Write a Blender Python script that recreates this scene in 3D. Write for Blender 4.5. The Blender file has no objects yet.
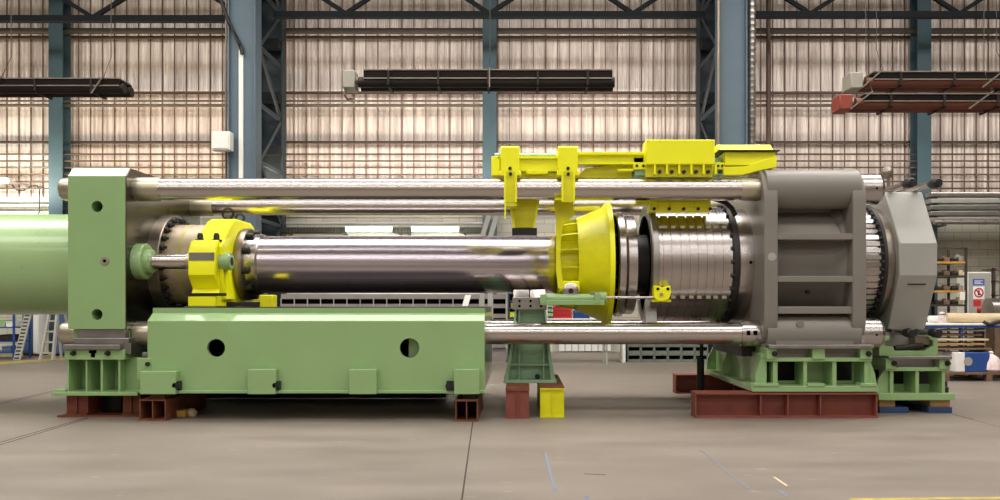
import bpy, bmesh, math, random
from mathutils import Vector, Matrix
random.seed(7)
S = bpy.context.scene
COL = S.collection
PI = math.pi
# ------------------------------------------------------------------ camera geometry
F, CX, CY, H = 835.0, 519.0, 302.0, 1.46
def X(px, Y): return (px - CX) * Y / F
def Z(py, Y): return H + (CY - py) * Y / F

cam = bpy.data.cameras.new('camera'); camo = bpy.data.objects.new('camera', cam); COL.objects.link(camo)
camo.location = (0, 0, H); camo.rotation_euler = (PI/2, 0, 0)
cam.sensor_width = 36; cam.lens = F * 36 / 1000
cam.shift_x = -(CX - 500) / 1000; cam.shift_y = (CY - 250) / 1000
cam.clip_end = 200
S.camera = camo
S.cycles.use_light_tree = False
S.view_settings.view_transform = 'Standard'; S.view_settings.look = 'None'
S.view_settings.gamma = 1; S.view_settings.use_curve_mapping = False
S.view_settings.exposure = 0.2

# ------------------------------------------------------------------ materials
def lin(c):
    return tuple((v/12.92 if v <= .04045 else ((v+.055)/1.055)**2.4) for v in (x/255 for x in c))
def mat(name, rgb, rough=.5, metal=0., var=.12, scale=4., rvar=.1, stretch=(1,1,1), bump=0., spec=.5, coat=0., emit=0.):
    m = bpy.data.materials.new(name); m.use_nodes = True
    nt = m.node_tree; N = nt.nodes; L = nt.links
    b = N['Principled BSDF']
    c = lin(rgb)
    tc = N.new('ShaderNodeTexCoord'); mp = N.new('ShaderNodeMapping'); mp.inputs['Scale'].default_value = stretch
    L.new(tc.outputs['Object'], mp.inputs['Vector'])
    nz = N.new('ShaderNodeTexNoise'); nz.inputs['Scale'].default_value = scale; nz.inputs['Detail'].default_value = 5
    L.new(mp.outputs['Vector'], nz.inputs['Vector'])
    rp = N.new('ShaderNodeValToRGB')
    rp.color_ramp.elements[0].position = .3; rp.color_ramp.elements[1].position = .7
    rp.color_ramp.elements[0].color = tuple(v*(1-var) for v in c) + (1,)
    rp.color_ramp.elements[1].color = tuple(min(1, v*(1+var)) for v in c) + (1,)
    L.new(nz.outputs['Fac'], rp.inputs['Fac']); L.new(rp.outputs['Color'], b.inputs['Base Color'])
    mr = N.new('ShaderNodeMapRange'); mr.inputs['To Min'].default_value = max(0, rough-rvar); mr.inputs['To Max'].default_value = min(1, rough+rvar)
    L.new(nz.outputs['Fac'], mr.inputs['Value']); L.new(mr.outputs['Result'], b.inputs['Roughness'])
    b.inputs['Metallic'].default_value = metal
    b.inputs['Specular IOR Level'].default_value = spec
    b.inputs['Coat Weight'].default_value = coat
    if bump:
        bp = N.new('ShaderNodeBump'); bp.inputs['Strength'].default_value = bump; bp.inputs['Distance'].default_value = .02
        L.new(nz.outputs['Fac'], bp.inputs['Height']); L.new(bp.outputs['Normal'], b.inputs['Normal'])
    if emit:
        b.inputs['Emission Color'].default_value = c + (1,); b.inputs['Emission Strength'].default_value = emit
    return m
M = {}
M['green'] = mat('green_paint', (140,172,116), .34, var=.04, scale=2, rvar=.04, coat=.5)
M['green_tank'] = mat('pale_green_paint', (156,184,130), .3, var=.03, scale=1.5, coat=.3)
M['green_dark'] = mat('bluish_green_paint', (136,170,136), .42, var=.06, scale=3)  # even bluish green base colour for centre pedestal, hinge blocks and crate
M['yellow'] = mat('yellow_paint', (242,240,0), .4, var=.03, scale=3, coat=.1)
M['yellow_worn'] = mat('worn_yellow_paint', (216,212,4), .42, var=.1, scale=5)
M['red_beam'] = mat('red_oxide_paint', (128,66,52), .6, var=.15, scale=5)
M['rust'] = mat('rusty_steel', (112,62,34), .75, var=.3, scale=7)
M['grey_paint'] = mat('warm_grey_paint', (124,118,110), .45, var=.04, scale=2)
M['grey_light'] = mat('light_grey_paint', (160,157,150), .4, var=.05, scale=2)
M['chrome'] = mat('polished_steel', (196,188,182), .23, 1, var=.02, scale=3, rvar=.0, stretch=(.1,3,3))
M['ramsteel'] = mat('ground_steel_glints', (192,182,190), .23, 1, var=.25, scale=7, rvar=.0, stretch=(.03,7,7))  # lengthwise colour streaks stand in for ceiling lamp reflections on the ram
M['steel'] = mat('machined_steel', (184,176,172), .26, 1, var=.05, scale=5, rvar=.0, stretch=(4,.4,.4))
M['sidesteel'] = mat('milled_steel', (98,96,88), .24, 1, var=.12, scale=2.5, rvar=.05)
M['bronze'] = mat('brownish_steel', (140,130,118), .36, .85, var=.1, scale=4)
M['beige'] = mat('primed_casting', (176,160,134), .5, .25, var=.12, scale=5)
M['collar'] = mat('dull_nickel_steel', (188,180,160), .36, .9, var=.06, scale=6)
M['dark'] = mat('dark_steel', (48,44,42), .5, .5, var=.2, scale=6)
M['black'] = mat('black_rubber', (22,21,21), .55, var=.2, scale=8)
M['slide'] = mat('slide_steel', (150,146,142), .35, .85, var=.1, scale=6)
M['column'] = mat('blue_grey_paint', (82,99,110), .6, var=.06, scale=2)
M['teal'] = mat('teal_grey_paint', (52,74,82), .6, var=.12, scale=2)
M['girder'] = mat('dark_slate_paint', (22,27,30), .7, var=.15, scale=3, spec=.2)
M['pipe'] = mat('galvanised_pipe', (126,116,104), .4, .7, var=.12, scale=4)
M['pipe_brown'] = mat('brown_pipe', (84,66,56), .5, .4, var=.15, scale=4)
M['pipe_dark'] = mat('dark_pipe', (64,58,48), .6, .2, var=.15, scale=4)
M['heater'] = mat('burnt_brown_steel', (26,20,18), .75, .0, var=.15, scale=4, stretch=(.5,3,3), spec=.1)
M['heater_tube'] = mat('scaled_tube_steel', (34,26,24), .6, .0, var=.2, scale=4, stretch=(.5,3,3), spec=.25)
M['heater_red'] = mat('red_brown_tube', (98,54,40), .5, .0, var=.25, scale=3, stretch=(.5,3,3), spec=.3)
M['grey_box'] = mat('grey_enamel', (142,136,124), .5, var=.06)
M['orange'] = mat('orange_red_enamel', (128,48,30), .5, var=.1)
M['faint'] = mat('faded_yellow_band', (182,170,116), .5, .2, var=.15)
M['lattice'] = mat('dark_blue_grey_paint', (32,44,50), .6, var=.1)
M['seam'] = mat('brown_seam_strip', (112,88,72), .6, var=.15)
M['roof'] = mat('dark_roof', (36,36,36), .8)
M['hall_grey'] = mat('hall_wall_paint', (168,160,150), .8, var=.05)
M['white'] = mat('white_paint', (226,224,216), .5, var=.04)
M['duct'] = mat('spiral_duct_zinc', (170,162,156), .3, .9, var=.1, scale=6)
M['cardboard'] = mat('beige_card', (206,184,148), .8, var=.1)
M['wood'] = mat('raw_wood', (170,132,84), .75, var=.2, scale=8, stretch=(.4,3,3))
M['wood_orange'] = mat('orange_wood', (196,146,66), .7, var=.15, scale=8)
M['wood_dark'] = mat('weathered_wood', (112,88,66), .8, var=.25, scale=8)
M['blue'] = mat('blue_plastic', (34,72,140), .45, var=.1)
M['blue_dark'] = mat('worn_blue_paint', (40,62,104), .7, var=.25)
M['blue_grey'] = mat('blue_grey_enamel', (70,90,122), .5, var=.08)
M['paper'] = mat('white_paper', (232,230,224), .7, var=.03)
M['red'] = mat('red_plastic', (196,48,46), .5, var=.1)
M['bin'] = mat('grey_green_bin', (104,111,98), .55, var=.1)
M['pigeon'] = mat('grey_cabinet_steel', (128,120,116), .55, var=.08)
M['pink'] = mat('pink_white_film', (226,206,204), .5, var=.15, scale=20)
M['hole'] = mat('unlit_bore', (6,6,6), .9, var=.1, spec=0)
M['tube'] = mat('lit_tube', (226,255,244), .5, var=0, emit=2.2)
M['tube'].cycles.emission_sampling = 'NONE'
M['chalk'] = mat('blue_chalk', (112,118,134), .9, var=.2, scale=40)
M['floorline'] = mat('yellow_floor_paint', (176,156,70), .6, var=.25, scale=10)
M['crack'] = mat('floor_joint', (58,50,44), .9, var=.2)
M['sign_red'] = mat('sign_red', (196,40,40), .5, var=.02)
M['sign_blue'] = mat('sign_blue', (52,86,170), .5, var=.02)

def sheet_material():
    m = bpy.data.materials.new('translucent_cream_sheet'); m.use_nodes = True
    nt = m.node_tree; N = nt.nodes; L = nt.links; b = N['Principled BSDF']
    tc = N.new('ShaderNodeTexCoord'); mp = N.new('ShaderNodeMapping'); mp.inputs['Scale'].default_value = (5,1,.35)
    L.new(tc.outputs['Object'], mp.inputs['Vector'])
    n = N.new('ShaderNodeTexNoise'); n.inputs['Scale'].default_value = 1.6; n.inputs['Detail'].default_value = 6
    L.new(mp.outputs['Vector'], n.inputs['Vector'])
    r = N.new('ShaderNodeValToRGB'); e = r.color_ramp.elements
    e[0].position = .3; e[0].color = lin((180,165,156)) + (1,)
    e[1].position = .72; e[1].color = lin((236,223,212)) + (1,)
    L.new(n.outputs['Fac'], r.inputs['Fac']); L.new(r.outputs['Color'], b.inputs['Base Color'])
    b.inputs['Metallic'].default_value = .25; b.inputs['Roughness'].default_value = .4
    bp = N.new('ShaderNodeBump'); bp.inputs['Strength'].default_value = .25; bp.inputs['Distance'].default_value = .05
    L.new(n.outputs['Fac'], bp.inputs['Height']); L.new(bp.outputs['Normal'], b.inputs['Normal'])
    return m
M['sheet'] = sheet_material()

def block_material():
    m = bpy.data.materials.new('painted_block_wall'); m.use_nodes = True
    nt = m.node_tree; N = nt.nodes; L = nt.links; b = N['Principled BSDF']
    tc = N.new('ShaderNodeTexCoord'); mp = N.new('ShaderNodeMapping'); mp.inputs['Rotation'].default_value = (PI/2, 0, 0)
    L.new(tc.outputs['Object'], mp.inputs['Vector'])
    br = N.new('ShaderNodeTexBrick'); br.inputs['Scale'].default_value = 1
    br.inputs['Brick Width'].default_value = .5; br.inputs['Row Height'].default_value = .25; br.inputs['Mortar Size'].default_value = .012
    br.inputs['Color1'].default_value = lin((196,190,172)) + (1,); br.inputs['Color2'].default_value = lin((182,178,162)) + (1,)
    br.inputs['Mortar'].default_value = lin((160,154,140)) + (1,)
    L.new(mp.outputs['Vector'], br.inputs['Vector']); L.new(br.outputs['Color'], b.inputs['Base Color'])
    b.inputs['Roughness'].default_value = .7
    return m
M['block'] = block_material()

def floor_material():
    m = bpy.data.materials.new('worn_concrete_floor'); m.use_nodes = True
    nt = m.node_tree; N = nt.nodes; L = nt.links; b = N['Principled BSDF']
    tc = N.new('ShaderNodeTexCoord')
    mp = N.new('ShaderNodeMapping'); mp.inputs['Scale'].default_value = (.45,1.3,1); L.new(tc.outputs['Object'], mp.inputs['Vector'])
    n1 = N.new('ShaderNodeTexNoise'); n1.inputs['Scale'].default_value = 1.1; n1.inputs['Detail'].default_value = 8; n1.inputs['Roughness'].default_value = .65
    L.new(mp.outputs['Vector'], n1.inputs['Vector'])
    r1 = N.new('ShaderNodeValToRGB'); e = r1.color_ramp.elements
    e[0].position = .3; e[0].color = lin((108,98,89)) + (1,); e[1].position = .72; e[1].color = lin((132,121,110)) + (1,)
    L.new(n1.outputs['Fac'], r1.inputs['Fac'])
    n2 = N.new('ShaderNodeTexNoise'); n2.inputs['Scale'].default_value = 9; n2.inputs['Detail'].default_value = 4
    L.new(mp.outputs['Vector'], n2.inputs['Vector'])
    r2 = N.new('ShaderNodeValToRGB'); e = r2.color_ramp.elements
    e[0].position = .66; e[0].color = (0,0,0,1); e[1].position = .8; e[1].color = (1,1,1,1)
    L.new(n2.outputs['Fac'], r2.inputs['Fac'])
    mx = N.new('ShaderNodeMix'); mx.data_type = 'RGBA'
    L.new(r2.outputs['Color'], mx.inputs['Factor']); L.new(r1.outputs['Color'], mx.inputs['A']); mx.inputs['B'].default_value = lin((158,146,128)) + (1,)
    L.new(mx.outputs['Result'], b.inputs['Base Color'])
    mr = N.new('ShaderNodeMapRange'); mr.inputs['To Min'].default_value = .38; mr.inputs['To Max'].default_value = .62
    L.new(n1.outputs['Fac'], mr.inputs['Value']); L.new(mr.outputs['Result'], b.inputs['Roughness'])
    return m
M['floor'] = floor_material()

# ------------------------------------------------------------------ mesh builder
class B:
    def __init__(s): s.v = []; s.f = []
    def add(s, v, f):
        o = len(s.v); s.v += [tuple(p) for p in v]; s.f += [tuple(i+o for i in q) for q in f]; return s
    def box(s, x0, x1, y0, y1, z0, z1):
        x0, x1 = sorted((x0, x1)); y0, y1 = sorted((y0, y1)); z0, z1 = sorted((z0, z1))
        v = [(x0,y0,z0),(x1,y0,z0),(x1,y1,z0),(x0,y1,z0),(x0,y0,z1),(x1,y0,z1),(x1,y1,z1),(x0,y1,z1)]
        return s.add(v, [(0,3,2,1),(4,5,6,7),(0,1,5,4),(1,2,6,5),(2,3,7,6),(3,0,4,7)])
    def prism(s, poly, axis, a, b):
        n = len(poly)
        def pt(p, t): return {'x': (t, p[0], p[1]), 'y': (p[0], t, p[1]), 'z': (p[0], p[1], t)}[axis]
        v = [pt(p, a) for p in poly] + [pt(p, b) for p in poly]
        f = [tuple(range(n-1, -1, -1)), tuple(range(n, 2*n))] + [(i, (i+1) % n, n+(i+1) % n, n+i) for i in range(n)]
        return s.add(v, f)
    def lathe(s, prof, c, axis='x', seg=48):
        """prof: list of (t, r) along the axis; c: the two other coordinates of the axis"""
        o = []
        for t, r in prof:
            ring = []
            for k in range(seg):
                a = 2*PI*k/seg; u, w = c[0]+r*math.cos(a), c[1]+r*math.sin(a)
                ring.append({'x': (t,u,w), 'y': (u,t,w), 'z': (u,w,t)}[axis])
            o.append(ring)
        v = [p for r in o for p in r]; f = []
        for i in range(len(o)-1):
            for k in range(seg):
                a, b_ = i*seg+k, i*seg+(k+1) % seg
                f.append((a, b_, b_+seg, a+seg))
        f.append(tuple(range(seg-1, -1, -1))); m = (len(o)-1)*seg; f.append(tuple(range(m, m+seg)))
        return s.add(v, f)
    def ring(s, t0, t1, r0, r1, c, axis='x', seg=48):
        """hollow ring between radii r0 < r1"""
        v = []
        for t, r in ((t0,r0),(t0,r1),(t1,r1),(t1,r0)):
            for k in range(seg):
                a = 2*PI*k/seg; u, w = c[0]+r*math.cos(a), c[1]+r*math.sin(a)
                v.append({'x': (t,u,w), 'y': (u,t,w), 'z': (u,w,t)}[axis])
        f = []
        for i in range(4):
            j = (i+1) % 4
            for k in range(seg):
                f.append((i*seg+k, i*seg+(k+1) % seg, j*seg+(k+1) % seg, j*seg+k))
        return s.add(v, f)
    def shell(s, prof, c, axis='x', seg=64):
        """closed profile loop of (t, r) swept round the axis"""
        n = len(prof); v = []
        for t, r in prof:
            for k in range(seg):
                a = 2*PI*k/seg; u, w = c[0]+r*math.cos(a), c[1]+r*math.sin(a)
                v.append({'x': (t,u,w), 'y': (u,t,w), 'z': (u,w,t)}[axis])
        f = []
        for i in range(n):
            j = (i+1) % n
            for k in range(seg):
                f.append((i*seg+k, i*seg+(k+1) % seg, j*seg+(k+1) % seg, j*seg+k))
        return s.add(v, f)
    def tube(s, pts, r, seg=10):
        pts = [Vector(p) for p in pts]; rings = []
        for i, p in enumerate(pts):
            d = (pts[min(i+1, len(pts)-1)] - pts[max(i-1, 0)]).normalized()
            up = Vector((0,0,1)) if abs(d.z) < .9 else Vector((0,1,0))
            a = d.cross(up).normalized(); b_ = a.cross(d)
            rings.append([p + r*(math.cos(2*PI*k/seg)*a + math.sin(2*PI*k/seg)*b_) for k in range(seg)])
        v = [q for ring in rings for q in ring]; f = []
        for i in range(len(rings)-1):
            for k in range(seg):
                f.append((i*seg+k, i*seg+(k+1) % seg, (i+1)*seg+(k+1) % seg, (i+1)*seg+k))
        f.append(tuple(range(seg-1, -1, -1))); m = (len(rings)-1)*seg; f.append(tuple(range(m, m+seg)))
        return s.add(v, f)
    def bar(s, p, q, w, h):
        """square bar from p to q"""
        p, q = Vector(p), Vector(q); d = (q-p).normalized()
        up = Vector((0,0,1)) if abs(d.z) < .95 else Vector((0,1,0))
        a = d.cross(up).normalized()*w/2; b_ = a.cross(d).normalized()*h/2
        v = [p+a+b_, p-a+b_, p-a-b_, p+a-b_, q+a+b_, q-a+b_, q-a-b_, q+a-b_]
        return s.add(v, [(0,1,2,3),(7,6,5,4),(0,4,5,1),(1,5,6,2),(2,6,7,3),(3,7,4,0)])
    def holed(s, x0, x1, z0, z1, y, cx, cz, r, depth, seg=36, cap=False):
        """rectangle in the XZ plane at y with a round bore going back by depth"""
        angs = [2*PI*k/seg for k in range(seg)] + [math.atan2(zz-cz, xx-cx) % (2*PI) for xx in (x0,x1) for zz in (z0,z1)]
        angs = sorted(set(round(a, 6) for a in angs)); n = len(angs); v = []
        for a in angs:
            c, d = math.cos(a), math.sin(a)
            t = min([(x1-cx)/c if c > 1e-9 else (x0-cx)/c if c < -1e-9 else 1e9, (z1-cz)/d if d > 1e-9 else (z0-cz)/d if d < -1e-9 else 1e9])
            v.append((cx+c*t, y, cz+d*t))
        v += [(cx+r*math.cos(a), y, cz+r*math.sin(a)) for a in angs] + [(cx+r*math.cos(a), y+depth, cz+r*math.sin(a)) for a in angs]
        f = []
        for k in range(n):
            j = (k+1) % n
            f += [(k, j, n+j, n+k), (n+k, n+j, 2*n+j, 2*n+k)]
        if cap: f.append(tuple(range(2*n, 3*n)))
        return s.add(v, f)
    def ibeam(s, c, z0, h, w, axis, a, b, tf=.02, tw=.016):
        """I section, flange width w centred at c"""
        t, k = tf, tw/2
        poly = [(c-w/2,z0),(c+w/2,z0),(c+w/2,z0+t),(c+k,z0+t),(c+k,z0+h-t),(c+w/2,z0+h-t),(c+w/2,z0+h),(c-w/2,z0+h),(c-w/2,z0+h-t),(c-k,z0+h-t),(c-k,z0+t),(c-w/2,z0+t)]
        return s.prism(poly, axis, a, b)

def mesh_obj(name, b, material, bevel=0., smooth=35):
    me = bpy.data.meshes.new(name); me.from_pydata(b.v, [], b.f)
    bm = bmesh.new(); bm.from_mesh(me); bmesh.ops.recalc_face_normals(bm, faces=bm.faces); bm.to_mesh(me); bm.free()
    me.polygons.foreach_set('use_smooth', [True]*len(me.polygons)); me.set_sharp_from_angle(angle=math.radians(smooth))
    me.materials.append(M[material]); o = bpy.data.objects.new(name, me); COL.objects.link(o)
    if bevel:
        md = o.modifiers.new('edge', 'BEVEL'); md.width = bevel; md.segments = 2; md.limit_method = 'ANGLE'; md.angle_limit = math.radians(40)
    return o
def tag(o, label, cat, group=None, kind=None):
    o['label'] = label; o['category'] = cat
    if group: o['group'] = group
    if kind: o['kind'] = kind
    return o
def thing(name, label, cat, loc=(0,0,0), group=None):
    o = bpy.data.objects.new(name, None); o.empty_display_size = .2; COL.objects.link(o); o.location = loc
    return tag(o, label, cat, group)
def part(name, b, material, parent, label=None, bevel=0., smooth=35):
    o = mesh_obj(name, b, material, bevel, smooth); o.parent = parent
    if parent.type == 'EMPTY': o.location = -parent.location
    if label: o['label'] = label
    return o
def solo(name, b, material, label, cat, group=None, bevel=0., smooth=35):
    return tag(mesh_obj(name, b, material, bevel, smooth), label, cat, group)
def struct(name, b, material, parent=None, bevel=0., smooth=35):
    o = mesh_obj(name, b, material, bevel, smooth)
    o['kind'] = 'structure'
    if parent: o.parent = parent
    return o
def dup(o, delta, label=None, parent=None):
    c = o.copy(); COL.objects.link(c)
    if parent is None:
        c.location = o.location + Vector(delta)
        if label: c['label'] = label
    else: c.parent = parent
    for ch in o.children: dup(ch, delta, None, c)
    return c

# ================================================================== SETTING
YW = 24.5
struct('floor', B().box(-26, 26, -16, YW+.3, -.3, 0), 'floor')
struct('ceiling', B().box(-26, 26, -16, YW+.3, 13.2, 13.5), 'roof')
struct('wall_front', B().box(-26, 26, -16.3, -16, 0, 13.2), 'hall_grey')
struct('wall_left', B().box(-26.3, -26, -16, YW, 0, 13.2), 'block')
struct('wall_right', B().box(26, 26.3, -16, YW, 0, 13.2), 'block')
struct('wall_back', B().box(-26, 26, YW, YW+.3, 0, 4.45), 'block')
# corrugated sheeting above the block wall
b = B(); pts = []; x = -26.; per = .128
while x < 26:
    pts += [(x, YW+.10), (x+.04, YW+.10), (x+.064, YW+.082), (x+.104, YW+.082)]; x += per
v = [(p[0], p[1], 4.4) for p in pts] + [(p[0], p[1], 13.2) for p in pts]; n = len(pts)
b.add(v, [(i, i+1, n+i+1, n+i) for i in range(n-1)])
sheet = struct('wall_back_cladding', b, 'sheet', smooth=20)
b = B(); x = -20.
while x < 20:
    b.box(x, x+.021, YW+.04, YW+.08, 4.55, 12.8); x += .352
struct('cladding_seam', b, 'seam', sheet)
b = B()
b.box(-26, 26, YW-.02, YW+.08, 4.40, 4.52)
struct('cladding_edge', b, 'white', sheet)
# purlins
for i, (y0, y1, m) in enumerate(((36, 38, 'pipe_brown'), (91.5, 93.5, 'pipe_brown'), (141, 143, 'pipe_brown'))):
    struct('trim_%d' % (i+1), B().box(-26, 26, YW-.12, YW+.0, Z(y1, YW-.1), Z(y0, YW-.1)), m)

# minor columns on the wall
for px in (55.5, 489.5, 924.5):
    Y = 23.9; x = X(px, Y); b = B()
    b.box(x-.2, x+.2, Y, Y+.03, 0, 13.2); b.box(x-.2, x+.2, Y+.42, Y+.45, 0, 13.2); b.box(x-.012, x+.012, Y+.03, Y+.42, 0, 13.2)
    struct('wall_column', b, 'teal')
# main built-up columns: a front leg, a leg on the wall and lacing between them
for px, s in ((241.5, 1), (733.5, -1)):
    Y = 21.2; x = X(px, Y); w = .335
    b = B()
    b.box(x-w, x+w, Y+.1, Y+.13, 0, 13.2)
    for q in (-1, 1):
        b.box(x+q*w-.018, x+q*w+.018, Y, Y+.5, 0, 13.2)
    c = struct('main_column', b, 'column')
    b = B(); Yb = 23.6
    for q in (-1, 1): b.box(x+q*w-.02, x+q*w+.02, Yb, Yb+.4, 0, 13.2)
    b.box(x-w, x+w, Yb+.2, Yb+.24, 0, 13.2)
    struct('rear_leg', b, 'lattice', c)
    b = B(); z = .6; k = 0
    while z < 12.6:
        for q in (-1, 1):
            ya, yb = (Y+.45, Yb+.05) if k % 2 else (Yb+.05, Y+.45)
            b.bar((x+q*w*.9, ya, z), (x+q*w*.9, yb, z+1.5), .06, .12)
            b.box(x+q*w*.9-.03, x+q*w*.9+.03, Y+.4, Yb+.1, z-.05, z+.05)
        z += 1.5; k += 1
    struct('lacing', b, 'lattice', c)
    b = B(); z = 1.2
    while z < 12.6:
        b.box(x-w, x+w, Yb-.3, Yb+.1, z-.12, z+.12); z += 1.5
    struct('batten_plate', b, 'girder', c)
# horizontal eaves girders with truss members
spans = [(-26, X(228,21.2)), (X(258,21.2), X(717,21.2)), (X(750,21.2), 26)]
for i, (xa, xb) in enumerate(spans):
    Y = 22.6; z0 = Z(22, Y) if i == 0 else Z(18, Y); b = B()
    b.box(xa, xb, Y-.1, Y+.1, z0, z0+.16)
    b.box(xa, xb, Y-.1, Y+.1, z0+1.35, z0+1.5)
    struct('roof_girder', b, 'girder')
    t = B(); x = xa; k = 0; ln = (xb-xa)/max(2, round((xb-xa)/2.1))
    while x < xb-.1:
        t.bar((x, Y, z0+(.12 if k % 2 else 1.4)), (x+ln, Y, z0+(1.4 if k % 2 else .12)), .09, .11); x += ln; k += 1
    struct('girder_lacing', t, 'girder', bpy.context.scene.objects['roof_girder' if i == 0 else 'roof_girder.00%d' % i])

# ------------------------------------------------------------------ services on the wall
def hpipe(name, label, py, r, material, Y=24.2, xa=-25.5, xb=25.5, cat='pipe', group=None):
    return solo(name, B().tube([(xa, Y, Z(py, Y)), (xb, Y, Z(py, Y))], r, 10), material, label, cat, group)
hpipe('wall_duct', 'thick dark brown pipe high on the wall just under the roof girder', 31, .085, 'pipe_dark')
hpipe('wall_pipe', 'upper of two thin grey pipes along the wall at heater height', 101, .03, 'pipe')
hpipe('wall_pipe', 'lower of two thin grey pipes along the wall at heater height', 105.5, .045, 'pipe')
names5 = ['topmost of the bundled horizontal pipes along the wall low on the cream sheeting', 'second bundled horizontal pipe from the top along the wall', 'third bundled horizontal pipe from the top along the wall',
          'fourth bundled horizontal pipe from the top along the wall', 'fifth bundled horizontal pipe from the top along the wall, just above tie rod height', 'lowest bundled horizontal pipe along the wall, seen beside the left column']
for py, lb in zip((154.2, 161, 167.5, 174.5, 181.5, 188.5), names5):
    hpipe('wall_pipe', lb, py, .025, 'pipe_brown', Y=24.0, group='bundled pipes along the wall')
hpipe('wall_pipe', 'upper thin dark pipe on the pale wall below the cream sheeting', 203, .025, 'pipe_dark', Y=24.2, xb=X(300,24))
hpipe('wall_pipe', 'lower thin dark pipe on the pale wall below the cream sheeting', 210, .025, 'pipe_dark', Y=24.2, xb=X(300,24))
# white conduit, cable and switch box on the left main column
Y = 21.25
solo('white_conduit', B().box(X(238.5,Y), X(243,Y), Y-.0, Y+.06, Z(182,Y), Z(50,Y)), 'white', 'white vertical cable duct on the left blue-grey column', 'conduit', bevel=.01)
solo('black_cable', B().tube([(X(a,21.1), 21.2, Z(c,21.1)) for a, c in ((218,-6),(222,6),(228,22),(235,36),(240,46),(241,53))], .05), 'black', 'thick black cable curving down to the white duct on left column', 'cable')
t = thing('switch_box', 'white switch box on the left edge of the left blue-grey column', 'switch box', (X(221,20.9), 20.9, Z(150,20.9)))
part('box_body', B().box(X(211,20.9), X(230,20.9), 20.9, 21.18, Z(150,20.9), Z(131,20.9)), 'white', t, bevel=.02)
part('box_lid', B().box(X(212.5,20.9), X(228.5,20.9), 20.88, 20.9, Z(148.5,20.9), Z(132.5,20.9)), 'white', t, bevel=.006)
Yd = 21.6
for (a, c) in ((225.5, 'left'),):
    solo('vertical_pipe', B().tube([(X(226.2,21.5), 21.5, 0), (X(226.2,21.5), 21.5, 12.5)], .03), 'pipe', 'thin vertical pipe along the left edge of the left column', 'pipe')
b = B(); prof = []; z = 0.
while z < 12.8:
    prof += [(z, .105), (z+.11, .105), (z+.13, .115), (z+.15, .115)]; z += .16
b.lathe(prof, (X(751.5,Yd), Yd), 'z', 20)
solo('spiral_duct', b, 'duct', 'ribbed silver vertical duct right of the right blue-grey column', 'duct')
solo('vertical_pipe', B().tube([(X(768.5,24), 24, 0), (X(768.5,24), 24, 11.5)], .07), 'pipe_brown', 'brown vertical pipe right of the ribbed silver duct', 'pipe')
solo('vertical_pipe', B().tube([(X(718.5,21.1), 21.1, 0), (X(718.5,21.1), 21.1, 12.5)], .045), 'pipe', 'vertical pipe along the left edge of the right column', 'pipe')

# ------------------------------------------------------------------ infrared tube heaters
def heater(label, xa, xb, ya, yb, Y, burner, tube_m, hang, dz=0., label2=None):
    z1, z0 = Z(ya+3, Y), Z(yb-1, Y); h = z1-z0; x0, x1 = X(xa, Y), X(xb, Y)
    t = thing('tube_heater', label, 'heater', ((x0+x1)/2, Y, z0), 'tube heaters hanging by the wall')
    zm = z0+h*.5
    prof = [(Y-.26,zm),(Y-.27,z1-.03),(Y-.25,z1),(Y+.25,z1),(Y+.27,z1-.03),(Y+.26,zm),(Y+.24,zm),(Y+.24,z1-.04),(Y-.24,z1-.04),(Y-.24,zm)]
    b = B(); b.prism(prof, 'x', x0, x1); part('reflector', b, 'heater', t)
    part('reflector_rim', B().box(x0, x1, Y-.28, Y-.24, zm-.012, zm+.010).box(x0, x1, Y-.28, Y+.22, z1, z1+.022), 'pipe', t, 'paler folded rim')
    for q in (-1, 1):
        part('burner_tube', B().tube([(x0-.12, Y+q*.15, z0+.1), (x1+.05, Y+q*.15, z0+.1)], .1, 16), tube_m, t)
    for k in range(5):
        b = B(); xx = x0+(x1-x0)*(k+.5)/5; b.box(xx-.02, xx+.02, Y-.3, Y+.3, z0-.01, z0+.015); b.box(xx-.02, xx+.02, Y-.30, Y-.28, z0-.01, z1); b.box(xx-.02, xx+.02, Y+.28, Y+.30, z0-.01, z1)
        part('tube_bracket', b, 'heater_tube', t)
    if burner:
        part('burner_box', B().box(x0-.42, x0-.18, Y-.22, Y+.2, z0-.02, z1+.02), burner, t, bevel=.02)
        part('burner_neck', B().lathe([(x0-.2,.07),(x0,.07)], (Y-.05, z0+h*.55), 'x', 14), 'grey_box', t)
    for xx, sl in hang:
        xm = X(xx, Y)
        part('hanger', B().bar((xm-sl, Y-.3, z0-.03), (xm+sl, Y-.3, z1+.05), .025, .025), 'pipe', t)
        part('hanger_chain', B().tube([(xm+sl, Y-.28, z1+.05), (xm+sl, Y, z1+.5), (xm+sl, Y, 13.2)], .008, 6), 'pipe_dark', t)
    return t
heater('long brown tube heater with a grey burner box in the middle of the wall', 366, 611, 71, 90.5, 16.5, 'grey_box', 'heater_tube', ((490, .0),))
heater('brown tube heater without a burner hanging at the left edge', -150, 126, 79.5, 96.5, 16.5, None, 'heater_tube', ((5,.12),(105,.12)))
heater('upper right tube heater with a grey burner box', 868, 1130, 73, 91, 16.0, 'grey_box', 'heater_red', ((866,.2),(985,.22)))
heater('lower right tube heater with an orange-red burner box', 858, 1120, 95, 112, 15.3, 'orange', 'heater_red', ((855,.2),(972,.22)))
solo('flexible_hose', B().tube([(X(347,16.4),16.4,Z(86,16.4)),(X(344,16.4),16.4,Z(94,16.4)),(X(347,16.6),16.6,Z(99,16.6)),(X(352,17),17,Z(99,17)),(X(356,20),20,Z(101,20)),(X(358,24.1),24.15,Z(102,24.15))], .02), 'pipe', 'thin grey hose looping under the middle heater burner box', 'hose')

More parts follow.
